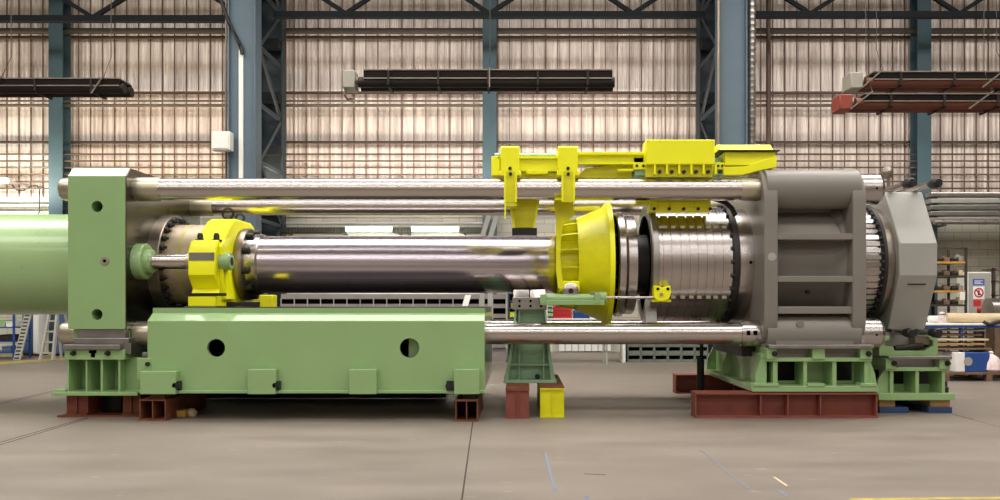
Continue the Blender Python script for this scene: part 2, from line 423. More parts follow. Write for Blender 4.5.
# ------------------------------------------------------------------ fluorescent tubes & trays under the sheeting
Y = 23.2
for a, c, lb in ((345, 392, 'left of two lit fluorescent tubes seen between tie rod and ram'), (411, 459, 'right of two lit fluorescent tubes seen between tie rod and ram'), (-22, 6, 'lit fluorescent tube at the left edge above the green tank')):
    yy = 229.5 if a > 0 else 180.5
    t = thing('fluorescent_lamp', lb, 'lamp', ((X(a,Y)+X(c,Y))/2, Y, Z(yy,Y)), 'fluorescent lamps by the wall')
    for k in (.2, .8): part('wall_arm', B().box(X(a,Y)+(X(c,Y)-X(a,Y))*k-.03, X(a,Y)+(X(c,Y)-X(a,Y))*k+.03, Y+.12, YW+.02, Z(yy-1,Y), Z(yy-2.6,Y)), 'grey_light', t)
    part('lamp_housing', B().box(X(a,Y), X(c,Y), Y+.02, Y+.14, Z(yy-1,Y), Z(yy-3.2,Y)), 'white', t, bevel=.01)
    part('tube', B().tube([(X(a,Y)+.03, Y, Z(yy,Y)), (X(c,Y)-.03, Y, Z(yy,Y))], .055, 12), 'tube', t)
    part('tube', B().tube([(X(a,Y)+.03, Y+.13, Z(yy,Y)), (X(c,Y)-.03, Y+.13, Z(yy,Y))], .055, 12), 'tube', t)
for a, c, lb in ((280, 344, 'dark slotted cable tray left of the fluorescent tubes'), (393, 410, 'short dark slotted cable tray between the fluorescent tubes'), (460, 489, 'dark slotted cable tray right of the fluorescent tubes')):
    b = B(); x = X(a, 23.6); z0, z1 = Z(233, 23.6), Z(227.5, 23.6)
    b.box(x, X(c,23.6), 23.55, 23.6, z0, z0+.025); b.box(x, X(c,23.6), 23.55, 23.6, z1-.025, z1); b.box(x, X(c,23.6), 23.85, 23.87, z0, z1)
    while x < X(c, 23.6): b.box(x, x+.045, 23.55, 23.6, z0, z1); x += .085
    xa_, xc_ = X(a,23.6), X(c,23.6)
    tt = thing('cable_tray', lb, 'cable tray', ((xa_+xc_)/2, 23.6, z0), 'cable trays behind the ram')
    part('tray_body', b, 'pipe_dark', tt)
    for xx in (xa_+.1, xc_-.1): part('wall_arm', B().box(xx-.02, xx+.02, 23.85, YW+.01, z0, z0+.05), 'pipe_dark', tt)
hpipe('wall_pipe', 'pale pipe on the wall just above the fluorescent tubes', 223.5, .05, 'grey_light', Y=24.0, xa=X(262,24), xb=X(495,24))
hpipe('wall_pipe', 'thin pipe with stubs on the wall between the back tie rod and the tubes', 217.5, .025, 'pipe', Y=24.0, xa=X(262,24), xb=X(495,24))
t = thing('pale_bracket', 'pale slanting steel bracket behind the yellow bucket above the ram', 'bracket', (X(492,18), 18, Z(236,18)))
for a, c in ((482, 491), (490, 499)):
    part('brace', B().bar((X(a,18), 18, Z(238,18)), (X(c,18), 18, Z(208,18)), .1, .1), 'grey_light', t)
part('crossbar', B().box(X(486,18), X(556,18), 18.0, 18.08, Z(219,18), Z(215,18)), 'grey_light', t)
part('post', B().box(X(482,18)-.05, X(482,18)+.05, 18.02, 18.12, 0, Z(236,18)), 'grey_light', t)
part('post', B().box(X(490,18)-.05, X(490,18)+.05, 18.02, 18.12, 0, Z(236,18)), 'grey_light', t)

# ================================================================== THE PRESS
AY, AZ = 11.84, 1.99          # main axis (along x)
YR, YB = 10.90, 12.78         # front and back tie rods
ZU, ZL = 2.93, 1.05           # upper and lower tie rods
YP = 10.60
XL0, XL1 = -5.725, -4.998     # left platen
XR0, XR1 = 3.125, 4.426       # right platen
def hexbolt(b, x0, x1, c, r, axis='x'): b.lathe([(x0, r), (x1, r)], c, axis, 6)

# --- left platen
t = thing('left_platen', 'tall green press platen on the left with round holes in its flat face', 'platen', (-5.35, 11.84, .9))
b = B()
y0, y1 = YP, 13.06
d = .12
b.holed(XL0, XL1, Z(215,YP), 3.06, YP, X(97,YP), Z(206.5,YP), .072, .35)
b.holed(XL0, XL1, 1.117, Z(300,YP), YP, X(97,YP), Z(314.5,YP), .07, .35)
b.box(XL0, XL1, YP, YP+.001, Z(300,YP), Z(215,YP))
def yz_faces(poly, xa, xb, skip):
    n = len(poly); v = [(xa, p[0], p[1]) for p in poly]+[(xb, p[0], p[1]) for p in poly]
    f = [tuple(range(n)), tuple(range(2*n-1, n-1, -1))] + [(i, (i+1) % n, n+(i+1) % n, n+i) for i in range(n) if i not in skip]
    return v, f
poly = [(YP,1.117),(YP,3.06),(YP+d,3.18),(y1-d,3.18),(y1,3.06),(y1,.8),(YP+.13,.8),(YP+.13,1.117)]
v, f = yz_faces(poly, XL0, XL1, (0,)); b.add(v, f)
part('platen_body', b, 'green', t)
part('machined_face', B().prism([(YP+.006,1.117),(YP+.006,3.058),(YP+d,3.176),(y1-d,3.176),(y1-.006,3.058),(y1-.006,.81),(YP+.14,.81),(YP+.14,1.117)], 'x', XL1, XL1+.012), 'sidesteel', t, 'bare milled steel side face')
part('screw_plug', B().lathe([(YP-.012,.05),(YP,.055),(YP+.01,.055)], (X(105,YP), Z(261,YP)), 'y', 24), 'collar', t, 'round steel plug')
part('socket', B().lathe([(YP-.016,.022),(YP-.011,.022)], (X(105,YP), Z(261,YP)), 'y', 6), 'hole', t)
part('guide_shoe', B().box(X(77,YP+.02), X(125,YP+.02), YP+.03, YP+.5, Z(340,YP), 1.117), 'slide', t, 'grey machined guide block', bevel=.01)
part('guide_shoe', B().box(X(74,YP), X(129.5,YP), YP-.02, YP+.5, Z(344,YP), Z(338,YP)), 'slide', t, bevel=.008)

# --- main cylinder: pale green tank on the left, bolted flange on the inner side
t = thing('main_cylinder', 'large pale green horizontal cylinder entering the left platen', 'cylinder', (-7.6, AY, AZ))
part('cylinder_shell', B().lathe([(-10.6,.6),(-10.5,.709),(-5.83,.709),(-5.82,.7),(-5.72,.7)], (AY,AZ), 'x', 96), 'green_tank', t)
fl = part('bolted_flange', B().shell([(XL1-.02,.4),(XL1-.02,.69),(XL1+.16,.69),(XL1+.17,.68),(XL1+.17,.4)], (AY,AZ)), 'bronze', t, 'brown-grey bolted flange ring')
for k in range(28):
    a = 2*PI*(k+.5)/28; b = B(); c = (AY+.625*math.cos(a), AZ+.625*math.sin(a))
    b.lathe([(XL1+.165,.042),(XL1+.21,.042),(XL1+.22,.03)], c, 'x', 10); b.lathe([(XL1+.22,.02),(XL1+.25,.02)], c, 'x', 8)
    part('bolt', b, 'black', fl)
b = B()
for k in range(28):
    a = 2*PI*k/28; c = (AY+.64*math.cos(a), AZ+.64*math.sin(a)); hexbolt(b, XL1-.0, XL1+.06, c, .05)
part('cylinder_nose', B().lathe([(XL1+.15,.4),(XL1+.15,.56),(-4.42,.56),(-4.40,.55),(-4.33,.55),(-4.33,.3)], (AY,AZ), 'x', 96), 'beige', t, 'beige primed cylinder nose')
part('paint_stripe', B().shell([(XL1+.36,.5),(XL1+.36,.563),(XL1+.42,.563),(XL1+.42,.5)], (AY,AZ)), 'faint', t, 'faint yellow band')

# --- tie rods
def tie_rod(label, y, z, slotted):
    t = thing('tie_rod', label, 'tie rod', ((XL0+XR1)/2, y, z), 'four tie rods of the press')
    r = .1435
    part('rod_shaft', B().lathe([(XL1-.3,r),(XR0+.3,r)], (y,z), 'x', 64), 'chrome', t)
    part('end_collar', B().shell([(XL1-.05,r-.01),(XL1-.05,.152),(XL1+.02,.157),(XL1+.30,.157),(XL1+.335,.148),(XL1+.335,r-.01)], (y,z)), 'collar', t, 'dull nickel sleeve at the left end')
    part('end_nut', B().lathe([(XL0-.235,.11),(XL0-.225,.135),(XL0-.19,.15),(XL0+.05,.15)], (y,z), 'x', 48), 'collar', t)
    R = .152 if not slotted else .172
    part('end_collar', B().shell([(XR0-.245,r-.01),(XR0-.245,R-.008),(XR0-.23,R),(XR0-.015,R),(XR0+.03,R-.01),(XR0+.03,r-.01)], (y,z)), 'collar' if not slotted else 'steel', t)
    if slotted:
        for k in range(8):
            a = PI+(k-2.2)*2*PI/16
            for xx in (XR0-.2, XR0-.11):
                b = B(); c = (y+R*math.cos(a), z+R*math.sin(a))
                if k in (2,): b.box(xx, xx+.045, c[0]-.012, c[0]+.02, c[1]-.03, c[1]+.03); part('wrench_slot', b, 'hole', t)
    nt = part('locking_nut', B().lathe([(XR1-.05,.2),(XR1+.24,.2),(XR1+.285,.165),(XR1+.285,.02)], (y,z), 'x', 48), 'steel', t, 'bright round nut at the right end')
    for a in (PI*.62, PI*1.02, PI*1.35):
        c = (y+.2*math.cos(a), z+.2*math.sin(a))
        b = B(); n = Vector((0, math.cos(a), math.sin(a))); p = Vector((XR1+.16, *c))
        b.tube([p-n*.02, p+n*.003], .014, 10); part('pin_hole', b, 'hole', nt)
    return t
tie_rod('upper front chrome tie rod running across the whole press', YR, ZU, False)
tie_rod('upper back chrome tie rod, partly hidden behind the front one', YB, ZU, False)
tie_rod('lower front chrome tie rod in front of the green centre pedestal', YR, ZL, True)
tie_rod('lower back chrome tie rod behind the centre pedestal', YB, ZL, True)

# --- side cylinder on the left platen
YS = 10.93
t = thing('side_cylinder', 'small steel side cylinder rod with a green flange beside the left platen', 'cylinder', (-4.6, YS, AZ))
part('flange', B().lathe([(XL1,.2),(XL1,.235),(XL1+.12,.235),(XL1+.14,.22),(XL1+.14,.16)], (YS,AZ), 'x', 48), 'green', t)
part('gland', B().lathe([(XL1+.13,.165),(XL1+.2,.16),(XL1+.215,.14),(XL1+.215,.08)], (YS,AZ), 'x', 40), 'green', t)
part('piston_rod', B().lathe([(XL1+.2,.098),(-4.32,.098)], (YS,AZ), 'x', 40), 'chrome', t)
part('rod_sleeve', B().lathe([(-4.34,.098),(-4.33,.11),(-4.25,.11)], (YS,AZ), 'x', 32), 'collar', t)

# --- yellow moving crosshead
xa, xb = -4.256, -3.897
half = [(-1.12,.12),(-1.12,-.18),(-.97,-.36),(-1.0,-.41),(-1.12,-.45),(-1.12,-.592),(-.62,-.592),(-.5,-.56),(-.28,-.62)]
top = [(-.30,.615),(-.44,.57),(-.84,.30),(-1.02,.27)]
poly = half + [(-p[0], p[1]) for p in reversed(half)] + [(-p[0], p[1]) for p in reversed(top)] + top
poly = [(AY+p[0], AZ+p[1]) for p in poly]
t = thing('moving_crosshead', 'bright yellow crosshead plate clamped round the ram at left', 'crosshead', (-4.1, AY, 1.39))
part('crosshead_body', B().prism(poly, 'x', xa, xb), 'yellow', t, bevel=.018)
part('stiffener', B().prism([(AY-1.02,AZ+.2),(AY-.9,AZ+.28),(AY-.5,AZ-.5),(AY-.9,AZ-.5),(AY-.96,AZ-.3)], 'x', xb, xb+.05), 'yellow', t, bevel=.01)
part('cover_plate', B().box(X(189,10.71), X(214,10.71), 10.708, 10.73, Z(260,10.71), Z(252.5,10.71)), 'slide', t, 'bare steel strip')
nt = part('rod_nut', B().lathe([(xb-.02,.115),(xb+.13,.115),(xb+.145,.1),(xb+.145,.03)], (YS-.02,AZ-.0), 'x', 32), 'green', t, 'green round nut')
part('nut_socket', B().lathe([(xb+.14,.06),(xb+.148,.06)], (YS-.02,AZ), 'x', 6), 'dark', nt)
for px, py, Y in ((203,240,11.0), (219,240,11.0)):
    bl = B(); x, z = X(px,Y), AZ+.27
    bl.lathe([(z-.02,.07),(z+.015,.07),(z+.016,.04),(z+.07,.04),(z+.10,.025)], (x, AY-.93), 'z', 12)
    part('bolt', bl, 'black', t)
for px, yy, rr in ((228,11.75,.075), (240,12.2,.06)):
    x = X(px, yy); b = B()
    pts = [(x+rr*math.sin(a), yy, AZ+.615+rr+.02-rr*math.cos(a)) for a in [2*PI*k/16 for k in range(17)]]
    b.tube(pts, .02, 8); b.lathe([(AZ+.60,.045),(AZ+.65,.04)], (x,yy), 'z', 12); part('eye_bolt', b, 'dark', t)
b = B()
for k in range(9): b.lathe([(10.71,.013),(10.73,.013)], (X(190+4*k,10.72), Z(294.2,10.72)), 'y', 8)
b.box(X(187.5,10.72), X(226,10.72), 10.715, 10.74, Z(296,10.72), Z(293,10.72)); part('guide_wiper', b, 'black', t, 'black wiper strip')
part('slide_foot', B().box(xa-.03, xb+.02, AY-1.14, AY-.6, 1.385, 1.405), 'slide', t)
part('small_bracket', B().box(X(262,11.2), X(275,11.2), 11.1, 11.3, 1.387, Z(295,11.2)), 'yellow_worn', t, bevel=.01)
part('bracket_arm', B().box(xb, X(263,11.2), 11.12, 11.28, 1.40, 1.46), 'dark', t)

# --- main ram
t = thing('press_ram', 'thick polished steel ram along the middle of the press', 'ram', (-1.5, AY, AZ))
part('ram_barrel', B().lathe([(-3.6,.395),(-3.6,.404),(.70,.404),(.72,.39)], (AY,AZ), 'x', 128), 'ramsteel', t)
fl = part('flange_ring', B().shell([(xb,.3),(xb,.50),(xb+.02,.51),(xb+.10,.51),(xb+.115,.5),(xb+.115,.3)], (AY,AZ)), 'bronze', t, 'brown steel flange ring')
part('clamp_collar', B().shell([(xb+.11,.3),(xb+.11,.43),(-3.62,.43),(-3.60,.415),(-3.60,.3)], (AY,AZ)), 'steel', t)
for k in range(10):
    a = 2*PI*(k+.35)/10; c = (AY+.445*math.cos(a), AZ+.445*math.sin(a)); b = B()
    b.lathe([(xb+.11,.05),(xb+.2,.05),(xb+.21,.04)], c, 'x', 12); part('bolt', b, 'black', fl)

# --- press bed
YF = 10.35
t = thing('press_bed', 'long green press bed with a chamfered top and two round holes', 'press bed', (-2.4, 11.6, .33))
x0, x1 = X(147.5,YF), X(484.5,YF)
zt, zc, zb = 1.322, 1.224, .36
b = B()
h1, h2 = X(216,YF), X(409.5,YF)
b.holed(x0, h1+.5, zb, zc, YF, h1, Z(348,YF), .112, .06)
b.holed(h2-.5, x1, zb, zc, YF, h2, Z(348,YF), .122, .06)
v = [(h1+.5,YF,zb),(h2-.5,YF,zb),(h2-.5,YF,zc),(h1+.5,YF,zc)]; b.add(v, [(0,1,2,3)])
poly = [(YF,zb),(YF,zc),(YF+.15,zt),(YF+.15,1.385),(13.2,1.385),(13.2,zt),(13.33,zc),(13.33,zb)]
v, f = yz_faces(poly, x0, x1, (0,)); b.add(v, f)
part('bed_body', b, 'green', t)
part('inner_rib', B().box(h2-.03, h2+.6, YF+.16, YF+.18, zb+.01, zc-.02), 'green', t)
part('slide_rail', B().box(x0+.0, x1, YF+.17, 13.1, 1.383, 1.390), 'dark', t, 'dark oily slide rail')
part('base_flange', B().box(X(141,YF), x1+.01, YF-.06, YF+.05, .332, .37), 'green', t, bevel=.006)
for i, (a, c, top_) in enumerate(((140,175.5,371.5), (247.5,275.5,369.5), (349,376.5,369.5), (454,479.5,369.5))):
    Yq = YF-.13
    bb = B().box(X(a,Yq), X(c,Yq), Yq, YF+.02, .33, Z(top_,Yq)); ft = part('foot_bracket', bb, 'green', t, bevel=.006)
part('end_bracket', B().box(X(138,YF+.02), X(152.5,YF+.02), YF-.01, YF+.2, Z(380,YF), Z(358,YF)), 'green', t, bevel=.006)
part('bracket_bolt', B().lathe([(YF-.04,.03),(YF,.03)], (X(148.5,YF), Z(364,YF)), 'y', 6), 'dark', t)
for px in (175.5, 275.5, 449.5):
    b = B(); x, z = X(px,YF-.1), Z(386,YF-.1)
    b.box(x-.04, x+.04, YF-.09, YF, z-.05, z+.055); b.lathe([(YF-.13,.035),(YF-.05,.035)], (x, z+.01), 'y', 6); b.lathe([(YF-.12,.05),(YF-.08,.05)], (x, z-.0), 'y', 10)
    part('levelling_screw', b, 'black', t)

# --- beams under the bed
def end_beam(label, pa, pb, ptop, Y0, Y1, material, h=None, group='steel packing beams', deep=True):
    x0, x1 = X(pa,Y0), X(pb,Y0); h = h or Z(ptop,Y0)
    t = thing('steel_beam', label, 'beam', ((x0+x1)/2, (Y0+Y1)/2, 0), group)
    w = x1-x0; c = (x0+x1)/2
    b = B(); k = .013
    b.box(x0, x1, Y0, Y1, 0, .018); b.box(x0, x1, Y0, Y1, h-.018, h)
    b.box(c-k/2, c+k/2, Y0, Y1, .018, h-.018)
    for xx in (x0+.004, x1-.004-k): b.box(xx, xx+k, Y0+(.0 if deep else .02), Y1, .018, h-.018)
    part('beam_section', b, material, t)
    part('end_plate', B().box(x0+.01, x1-.01, Y0+(.5 if deep else .022), Y0+(.52 if deep else .034), .018, h-.018), 'dark' if deep else material, t)
    return t, c, w, h
t1, c, w, h = end_beam('rusty steel packing beam end under the left end of the green bed', 139, 166, 399.5, 10.27, 11.6, 'rust')
part('packing_plate', B().box(c-.06, c+.12, 10.33, 11.4, h, .332), 'rust', t1)
t2, c, w, h = end_beam('dark rusty packing beam end under the right end of the green bed', 455, 478, 400, 10.2, 11.6, 'rust')
part('packing_plate', B().box(c-.05, c+.12, 10.34, 11.4, h, .332), 'dark', t2)
t3, c, w, h = end_beam('red-brown beam end under the left side of the centre pedestal', 505.5, 529.5, 389.5, 10.45, 12.4, 'red_beam', .37, deep=False)
part('top_board', B().box(c-w/2, c+w/2, 10.46, 12.4, .37, .385), 'rust', t3)
t4, c, w, h = end_beam('yellow painted beam end under the right side of the centre pedestal', 540, 564.5, 389, 10.55, 12.4, 'yellow_worn', .37, deep=False)
part('top_board', B().box(c-w/2, c+w/2, 10.56, 12.4, .37, .385), 'rust', t4)
for (a, z0, z1, yy, m, lb) in ((170, .02, .16, 12.6, 'dark', 'dark long floor rail in the shade behind the front of the bed'),):
    solo('floor_rail', B().ibeam(yy, z0, z1, .18, 'x', X(178,yy), X(446,yy)), m, lb, 'rail')
t = thing('wooden_offcut', 'small yellowish timber offcut beside the left rusty beam end', 'offcut', (X(183,10.6), 10.7, 0))
part('block', B().box(X(176,10.6), X(185,10.6), 10.6, 10.85, 0, .085), 'wood_orange', t, bevel=.006)
solo('stone_lump', B().lathe([(0,.05),(.05,.07),(.09,.03)], (X(190,10.65), 10.72), 'z', 9), 'cardboard', 'pale broken lump on the floor beside the timber offcut', 'lump')

# --- left pedestal
t = thing('left_pedestal', 'green ribbed pedestal under the left platen', 'pedestal', (-5.3, 11.5, .3))
YQ = 10.58; px = lambda p: X(p, YQ); pz = lambda p: Z(p, YQ)
part('base_plate', B().box(px(56), px(142), YQ-.12, 13.2, pz(394.8)-.0, pz(391)), 'green', t, bevel=.006)
part('base_plate', B().box(px(57), px(68), YQ-.06, 12.8, pz(391), pz(388.5)), 'green', t, bevel=.006)
part('core_plate', B().box(px(68), px(140), YQ+.3, 13.1, pz(391), pz(360)), 'green', t)
part('top_rail', B().box(px(66.5), px(126.5), YQ-.05, YQ+.45, pz(359.5), pz(349.5)), 'green', t, bevel=.006)
for a, c in ((68, 69.8), (86.5, 88), (101.5, 103.5), (119, 121)):
    part('rib', B().prism([(YQ-.02,pz(391)),(YQ-.02,pz(359.5)),(YQ+.32,pz(359.5)),(YQ+.32,pz(391))], 'x', px(a), px(c)), 'green', t)
part('rib', B().prism([(px(66),pz(391)),(px(68),pz(359)),(px(69),pz(359)),(px(69),pz(391))], 'y', YQ+.05, 12.8), 'green', t)
part('slide_plate', B().box(px(66.5), px(123.5), YQ-.09, YQ+.5, pz(349.3), pz(344.4)), 'slide', t, 'bare steel slide plate', bevel=.006)
part('rear_slide', B().box(px(123.5), px(131), YQ+.0, YQ+.5, pz(354), pz(343)), 'slide', t)
for p in (76, 110):
    b = B(); b.lathe([(YQ-.11,.022),(YQ-.04,.022)], (px(p), pz(353)), 'y', 6); b.lathe([(YQ-.07,.032),(YQ-.045,.032)], (px(p), pz(353)), 'y', 12); part('bolt', b, 'dark', t)
part('t_slot', B().prism([(px(91),pz(350)),(px(98.5),pz(350)),(px(98.5),pz(353)),(px(97),pz(353)),(px(97),pz(357)),(px(93),pz(357)),(px(93),pz(353)),(px(91),pz(353))], 'y', YQ-.054, YQ-.045), 'hole', t)
part('side_panel', B().box(px(121), px(139), YQ+.14, YQ+.2, pz(391), pz(358)), 'green', t)
t = thing('steel_beam', 'rusty flat-lying beam under the left green pedestal', 'beam', (-5.3, 11, 0), 'steel packing beams')
Yb = 10.6
part('floor_plate', B().box(X(58,Yb), X(140,Yb), Yb-.02, Yb+.3, 0, .022), 'rust', t)
for a, c, m in ((64.5, 86, 'red_beam'), (121, 139, 'rust')):
    b = B(); x0, x1 = X(a,Yb), X(c,Yb); b.box(x0, x1, Yb+.05, Yb+2.4, .022, .287); b.box(x0, x1, Yb+.02, Yb+.06, .022, .04); b.box(x0, x1, Yb+.02, Yb+.06, .27, .287); b.box((x0+x1)/2-.01, (x0+x1)/2+.01, Yb+.02, Yb+.06, .03, .28)
    part('upright', b, m, t)
part('backing', B().box(X(86,Yb+.4), X(121,Yb+.4), Yb+.4, Yb+.44, .022, .27), 'dark', t)

# --- centre pedestal
YC = 11.1
t = thing('centre_pedestal', 'green tapering centre pedestal behind the lower front tie rod', 'pedestal', (X(530,YC), YC, .385))
cx_, cz_ = lambda p: X(p,YC), lambda p: Z(p,YC)
zb = .387
part('column', B().prism([(cx_(507),zb),(cx_(553),zb),(cx_(551),cz_(366)),(cx_(546),cz_(340)),(cx_(544),cz_(309)),(cx_(516.5),cz_(309)),(cx_(515.5),cz_(340)),(cx_(510),cz_(366))], 'y', YC+.1, YC+1.3), 'green_dark', t)
for s in (((504.5,zb),(508,zb),(513.5,cz_(345)),(516.5,cz_(309)),(515,cz_(309)),(510.5,cz_(345))), ((555.5,zb),(551,zb),(547,cz_(345)),(544,cz_(309)),(545.5,cz_(309)),(549.5,cz_(345)))):
    part('side_flange', B().prism([(cx_(a),z) for a, z in s], 'y', YC-.02, YC+1.4), 'green_dark', t)
part('web', B().box(cx_(518.5), cx_(520), YC+.02, YC+.12, zb, cz_(309)), 'green_dark', t)
part('web', B().box(cx_(543), cx_(544.5), YC+.02, YC+.12, zb, cz_(340)), 'green_dark', t)
part('cross_rib', B().box(cx_(508.5), cx_(551.5), YC-.0, YC+.12, cz_(365.5), cz_(364)), 'green_dark', t)
part('base_plate', B().box(cx_(503.5), cx_(556.5), YC-.06, YC+1.45, zb, zb+.04), 'green_dark', t, bevel=.005)
part('bolt', B().lathe([(YC+.04,.035),(YC+.11,.035)], (cx_(537.5), cz_(377)), 'y', 12), 'black', t)
part('head_block', B().box(X(512.5,YC), X(546.5,YC), YC-.06, YC+1.2, Z(309.5,YC), Z(297.5,YC)), 'slide', t, 'grey drilled head block', bevel=.006)
b = B()
for p, q in ((519.5,301),(530.5,301),(519.5,306),(530.5,306),(541,306)):
    b.lathe([(YC-.064,.018),(YC-.05,.018)], (X(p,YC), Z(q,YC)), 'y', 12)
part('bore', b, 'hole', t)
for a, c in ((513.5,529),(530.5,545.5)):
    part('pad', B().prism([(YC-.02,Z(297.5,YC)),(YC+.1,Z(289.5,YC)),(YC+.6,Z(289.5,YC)),(YC+.6,Z(297.5,YC))], 'x', X(a,YC), X(c,YC)), 'chrome', t, bevel=.006)

# --- yellow ring frame with flared cone
t = thing('guide_cone', 'yellow flared guide cone with a ribbed ring frame round the ram', 'guide cone', (.85, AY, AZ))
part('cone_shell', B().shell([(.80,.645),(.82,.66),(1.16,.80),(1.20,.855),(1.26,.855),(1.26,.80),(1.18,.76),(.84,.61),(.80,.60)], (AY,AZ), 'x', 96), 'yellow_worn', t)
part('cone_lip', B().shell([(1.205,.79),(1.205,.865),(1.27,.865),(1.27,.79)], (AY,AZ), 'x', 96), 'yellow', t)
part('frame_ring', B().shell([(.53,.46),(.53,.60),(.56,.60),(.56,.46)], (AY,AZ), 'x', 96), 'yellow', t)
part('frame_ring', B().shell([(.80,.46),(.80,.645),(.835,.645),(.835,.46)], (AY,AZ), 'x', 96), 'yellow', t)
part('frame_web', B().shell([(.55,.46),(.55,.50),(.81,.50),(.81,.46)], (AY,AZ), 'x', 96), 'yellow_worn', t)
for k in range(16):
    a = 2*PI*(k+.25)/16; b = B(); n = Vector((0, math.cos(a), math.sin(a))); p = Vector((.55,AY,AZ)); tg = Vector((0,-math.sin(a),math.cos(a)))
    q = [p+n*.49-tg*.012, p+n*.60-tg*.012, p+n*.60+tg*.012, p+n*.49+tg*.012]; e = Vector((.26,0,0)); q2 = [q[0]+e, q[1]+e+n*.04, q[2]+e+n*.04, q[3]+e]
    b.add(q+q2, [(0,1,2,3),(7,6,5,4),(0,4,5,1),(1,5,6,2),(2,6,7,3),(3,7,4,0)]); part('rib', b, 'yellow_worn', t)
Yk = 11.02
rl = part('support_roller', B().lathe([(Yk-.07,.09),(Yk-.06,.105),(Yk+.06,.105),(Yk+.07,.09)], (X(570.5,Yk), Z(291,Yk)), 'y', 24), 'steel', t, 'steel support roller')
part('roller_axle', B().lathe([(Yk-.09,.035),(Yk+.1,.035)], (X(570.5,Yk), Z(291,Yk)), 'y', 12), 'dark', rl)
part('frame_ring', B().box(X(560,Yk), X(580,Yk), Yk+.05, Yk+.3, Z(292,Yk), Z(281,Yk)), 'yellow', t, bevel=.01)

# --- pressure discs & container drum
def disc(label, xa, xb, r, hub):
    t = thing('pressure_disc', label, 'disc', ((xa+xb)/2, AY, AZ), 'steel discs beside the container drum')
    part('disc_body', B().lathe([(xa,.2),(xa,r-.02),(xa+.02,r),(xb-.01,r),(xb,r-.01)], (AY,AZ), 'x', 96), 'steel', t)
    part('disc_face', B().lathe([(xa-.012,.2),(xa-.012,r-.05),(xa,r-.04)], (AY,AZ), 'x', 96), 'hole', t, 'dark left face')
    g = B()
    for k in range(20):
        a = 2*PI*k/20; g = B(); c = (AY+(r-.09)*math.cos(a), AZ+(r-.09)*math.sin(a)); g.lathe([(xa-.03,.016),(xa-.01,.016)], c, 'x', 8)
        part('bolt', g, 'dark', t)
    part('hub', B().lathe([(xb-.01,.42),(xb+hub,.42)], (AY,AZ), 'x', 48), 'dark', t)
    return t
disc('left of the two thin steel discs, beside the yellow cone', 1.335, 1.445, .735, .012)
disc('right of the two thin steel discs, before the dark drum mouth', 1.455, 1.60, .70, .195)
t = thing('container_drum', 'large grooved steel container drum left of the right platen', 'drum', (2.4, AY, AZ))
prof = [(1.83,.5), (1.83,.80)]
xs = [1.904, 2.018, 2.142, 2.26, 2.366, 2.486, 2.585, 2.70]
for xx in xs: prof += [(xx-.009,.805),(xx-.008,.79),(xx+.008,.79),(xx+.009,.805)]
prof += [(2.83,.805),(2.83,.5)]
part('grooved_shell', B().lathe(prof, (AY,AZ), 'x', 96), 'steel', t)
part('mouth_ring', B().shell([(1.765,.69),(1.765,.82),(1.78,.838),(1.85,.838),(1.86,.82),(1.86,.69),(1.82,.69)], (AY,AZ), 'x', 96), 'slide', t)
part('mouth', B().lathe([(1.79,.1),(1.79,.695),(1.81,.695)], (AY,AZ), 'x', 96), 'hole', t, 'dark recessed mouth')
for i, xx in enumerate([1.855]+xs):
    for dz, dy in ((.47,-.655), (-.47,-.655)):
        b = B(); c = Vector((xx+.02, AY+dy*1.0, AZ+dz)); b.box(c.x, c.x+.055, c.y-.02, c.y+.05, c.z-.015, c.z+.02); part('clamp_strip', b, 'collar', t)
fl = part('bolted_flange', B().shell([(2.84,.5),(2.84,.825),(2.86,.835),(2.92,.835),(2.93,.82),(2.93,.5)], (AY,AZ), 'x', 96), 'dark', t, 'dark bolted flange')
for k in range(28):
    a = 2*PI*k/28; b = B(); b.lathe([(2.81,.028),(2.845,.028)], (AY+.815*math.cos(a), AZ+.815*math.sin(a)), 'x', 8); part('bolt', b, 'black', fl)
part('smooth_neck', B().lathe([(2.92,.5),(2.92,.775),(3.16,.785),(3.16,.5)], (AY,AZ), 'x', 96), 'steel', t)
part('neck_pin', B().lathe([(11.05,.02),(11.2,.02)], (X(750,11.1), Z(262.5,11.1)), 'y', 12), 'hole', t)
part('foot', B().prism([(AY-.62,1.16),(AY-.55,1.5),(AY-.4,1.36),(AY-.2,1.30),(AY-.3,1.16)], 'x', 1.70, 1.86), 'slide', t, bevel=.008)

# --- hydraulic cylinder pulling the cone
YH = 10.97; hz = Z(297.5, YH)
t = thing('hydraulic_cylinder', 'small green hydraulic cylinder below the ram with a thin rod', 'hydraulic cylinder', (X(573,YH), YH, hz))
part('barrel', B().lathe([(X(541,YH),.06),(X(596,YH),.06)], (YH,Z(298.5,YH)), 'x', 28), 'green', t)
part('mount_channel', B().box(X(540,YH), X(604,YH), YH-.08, YH+.08, Z(305,YH), Z(300,YH)), 'green', t, bevel=.006)
part('end_cap', B().box(X(594,YH), X(600,YH), YH-.085, YH+.08, Z(304,YH), Z(293,YH)), 'green', t, bevel=.008)
part('end_cap', B().lathe([(X(599,YH),.075),(X(606,YH),.075)], (YH,hz), 'x', 24), 'green', t)
part('end_cap', B().box(X(540,YH), X(546,YH), YH-.085, YH+.08, Z(304,YH), Z(294,YH)), 'green', t, bevel=.008)
part('piston_rod', B().lathe([(X(605,YH),.018),(X(657,YH),.018)], (YH,hz), 'x', 16), 'chrome', t)
part('port_block', B().box(X(590,YH), X(600,YH), YH-.04, YH+.05, Z(293,YH), Z(291.5,YH)), 'collar', t)
t = thing('clevis_bracket', 'yellow clevis bracket on the drum at the end of the thin rod', 'bracket', (X(662,YH), YH, hz))
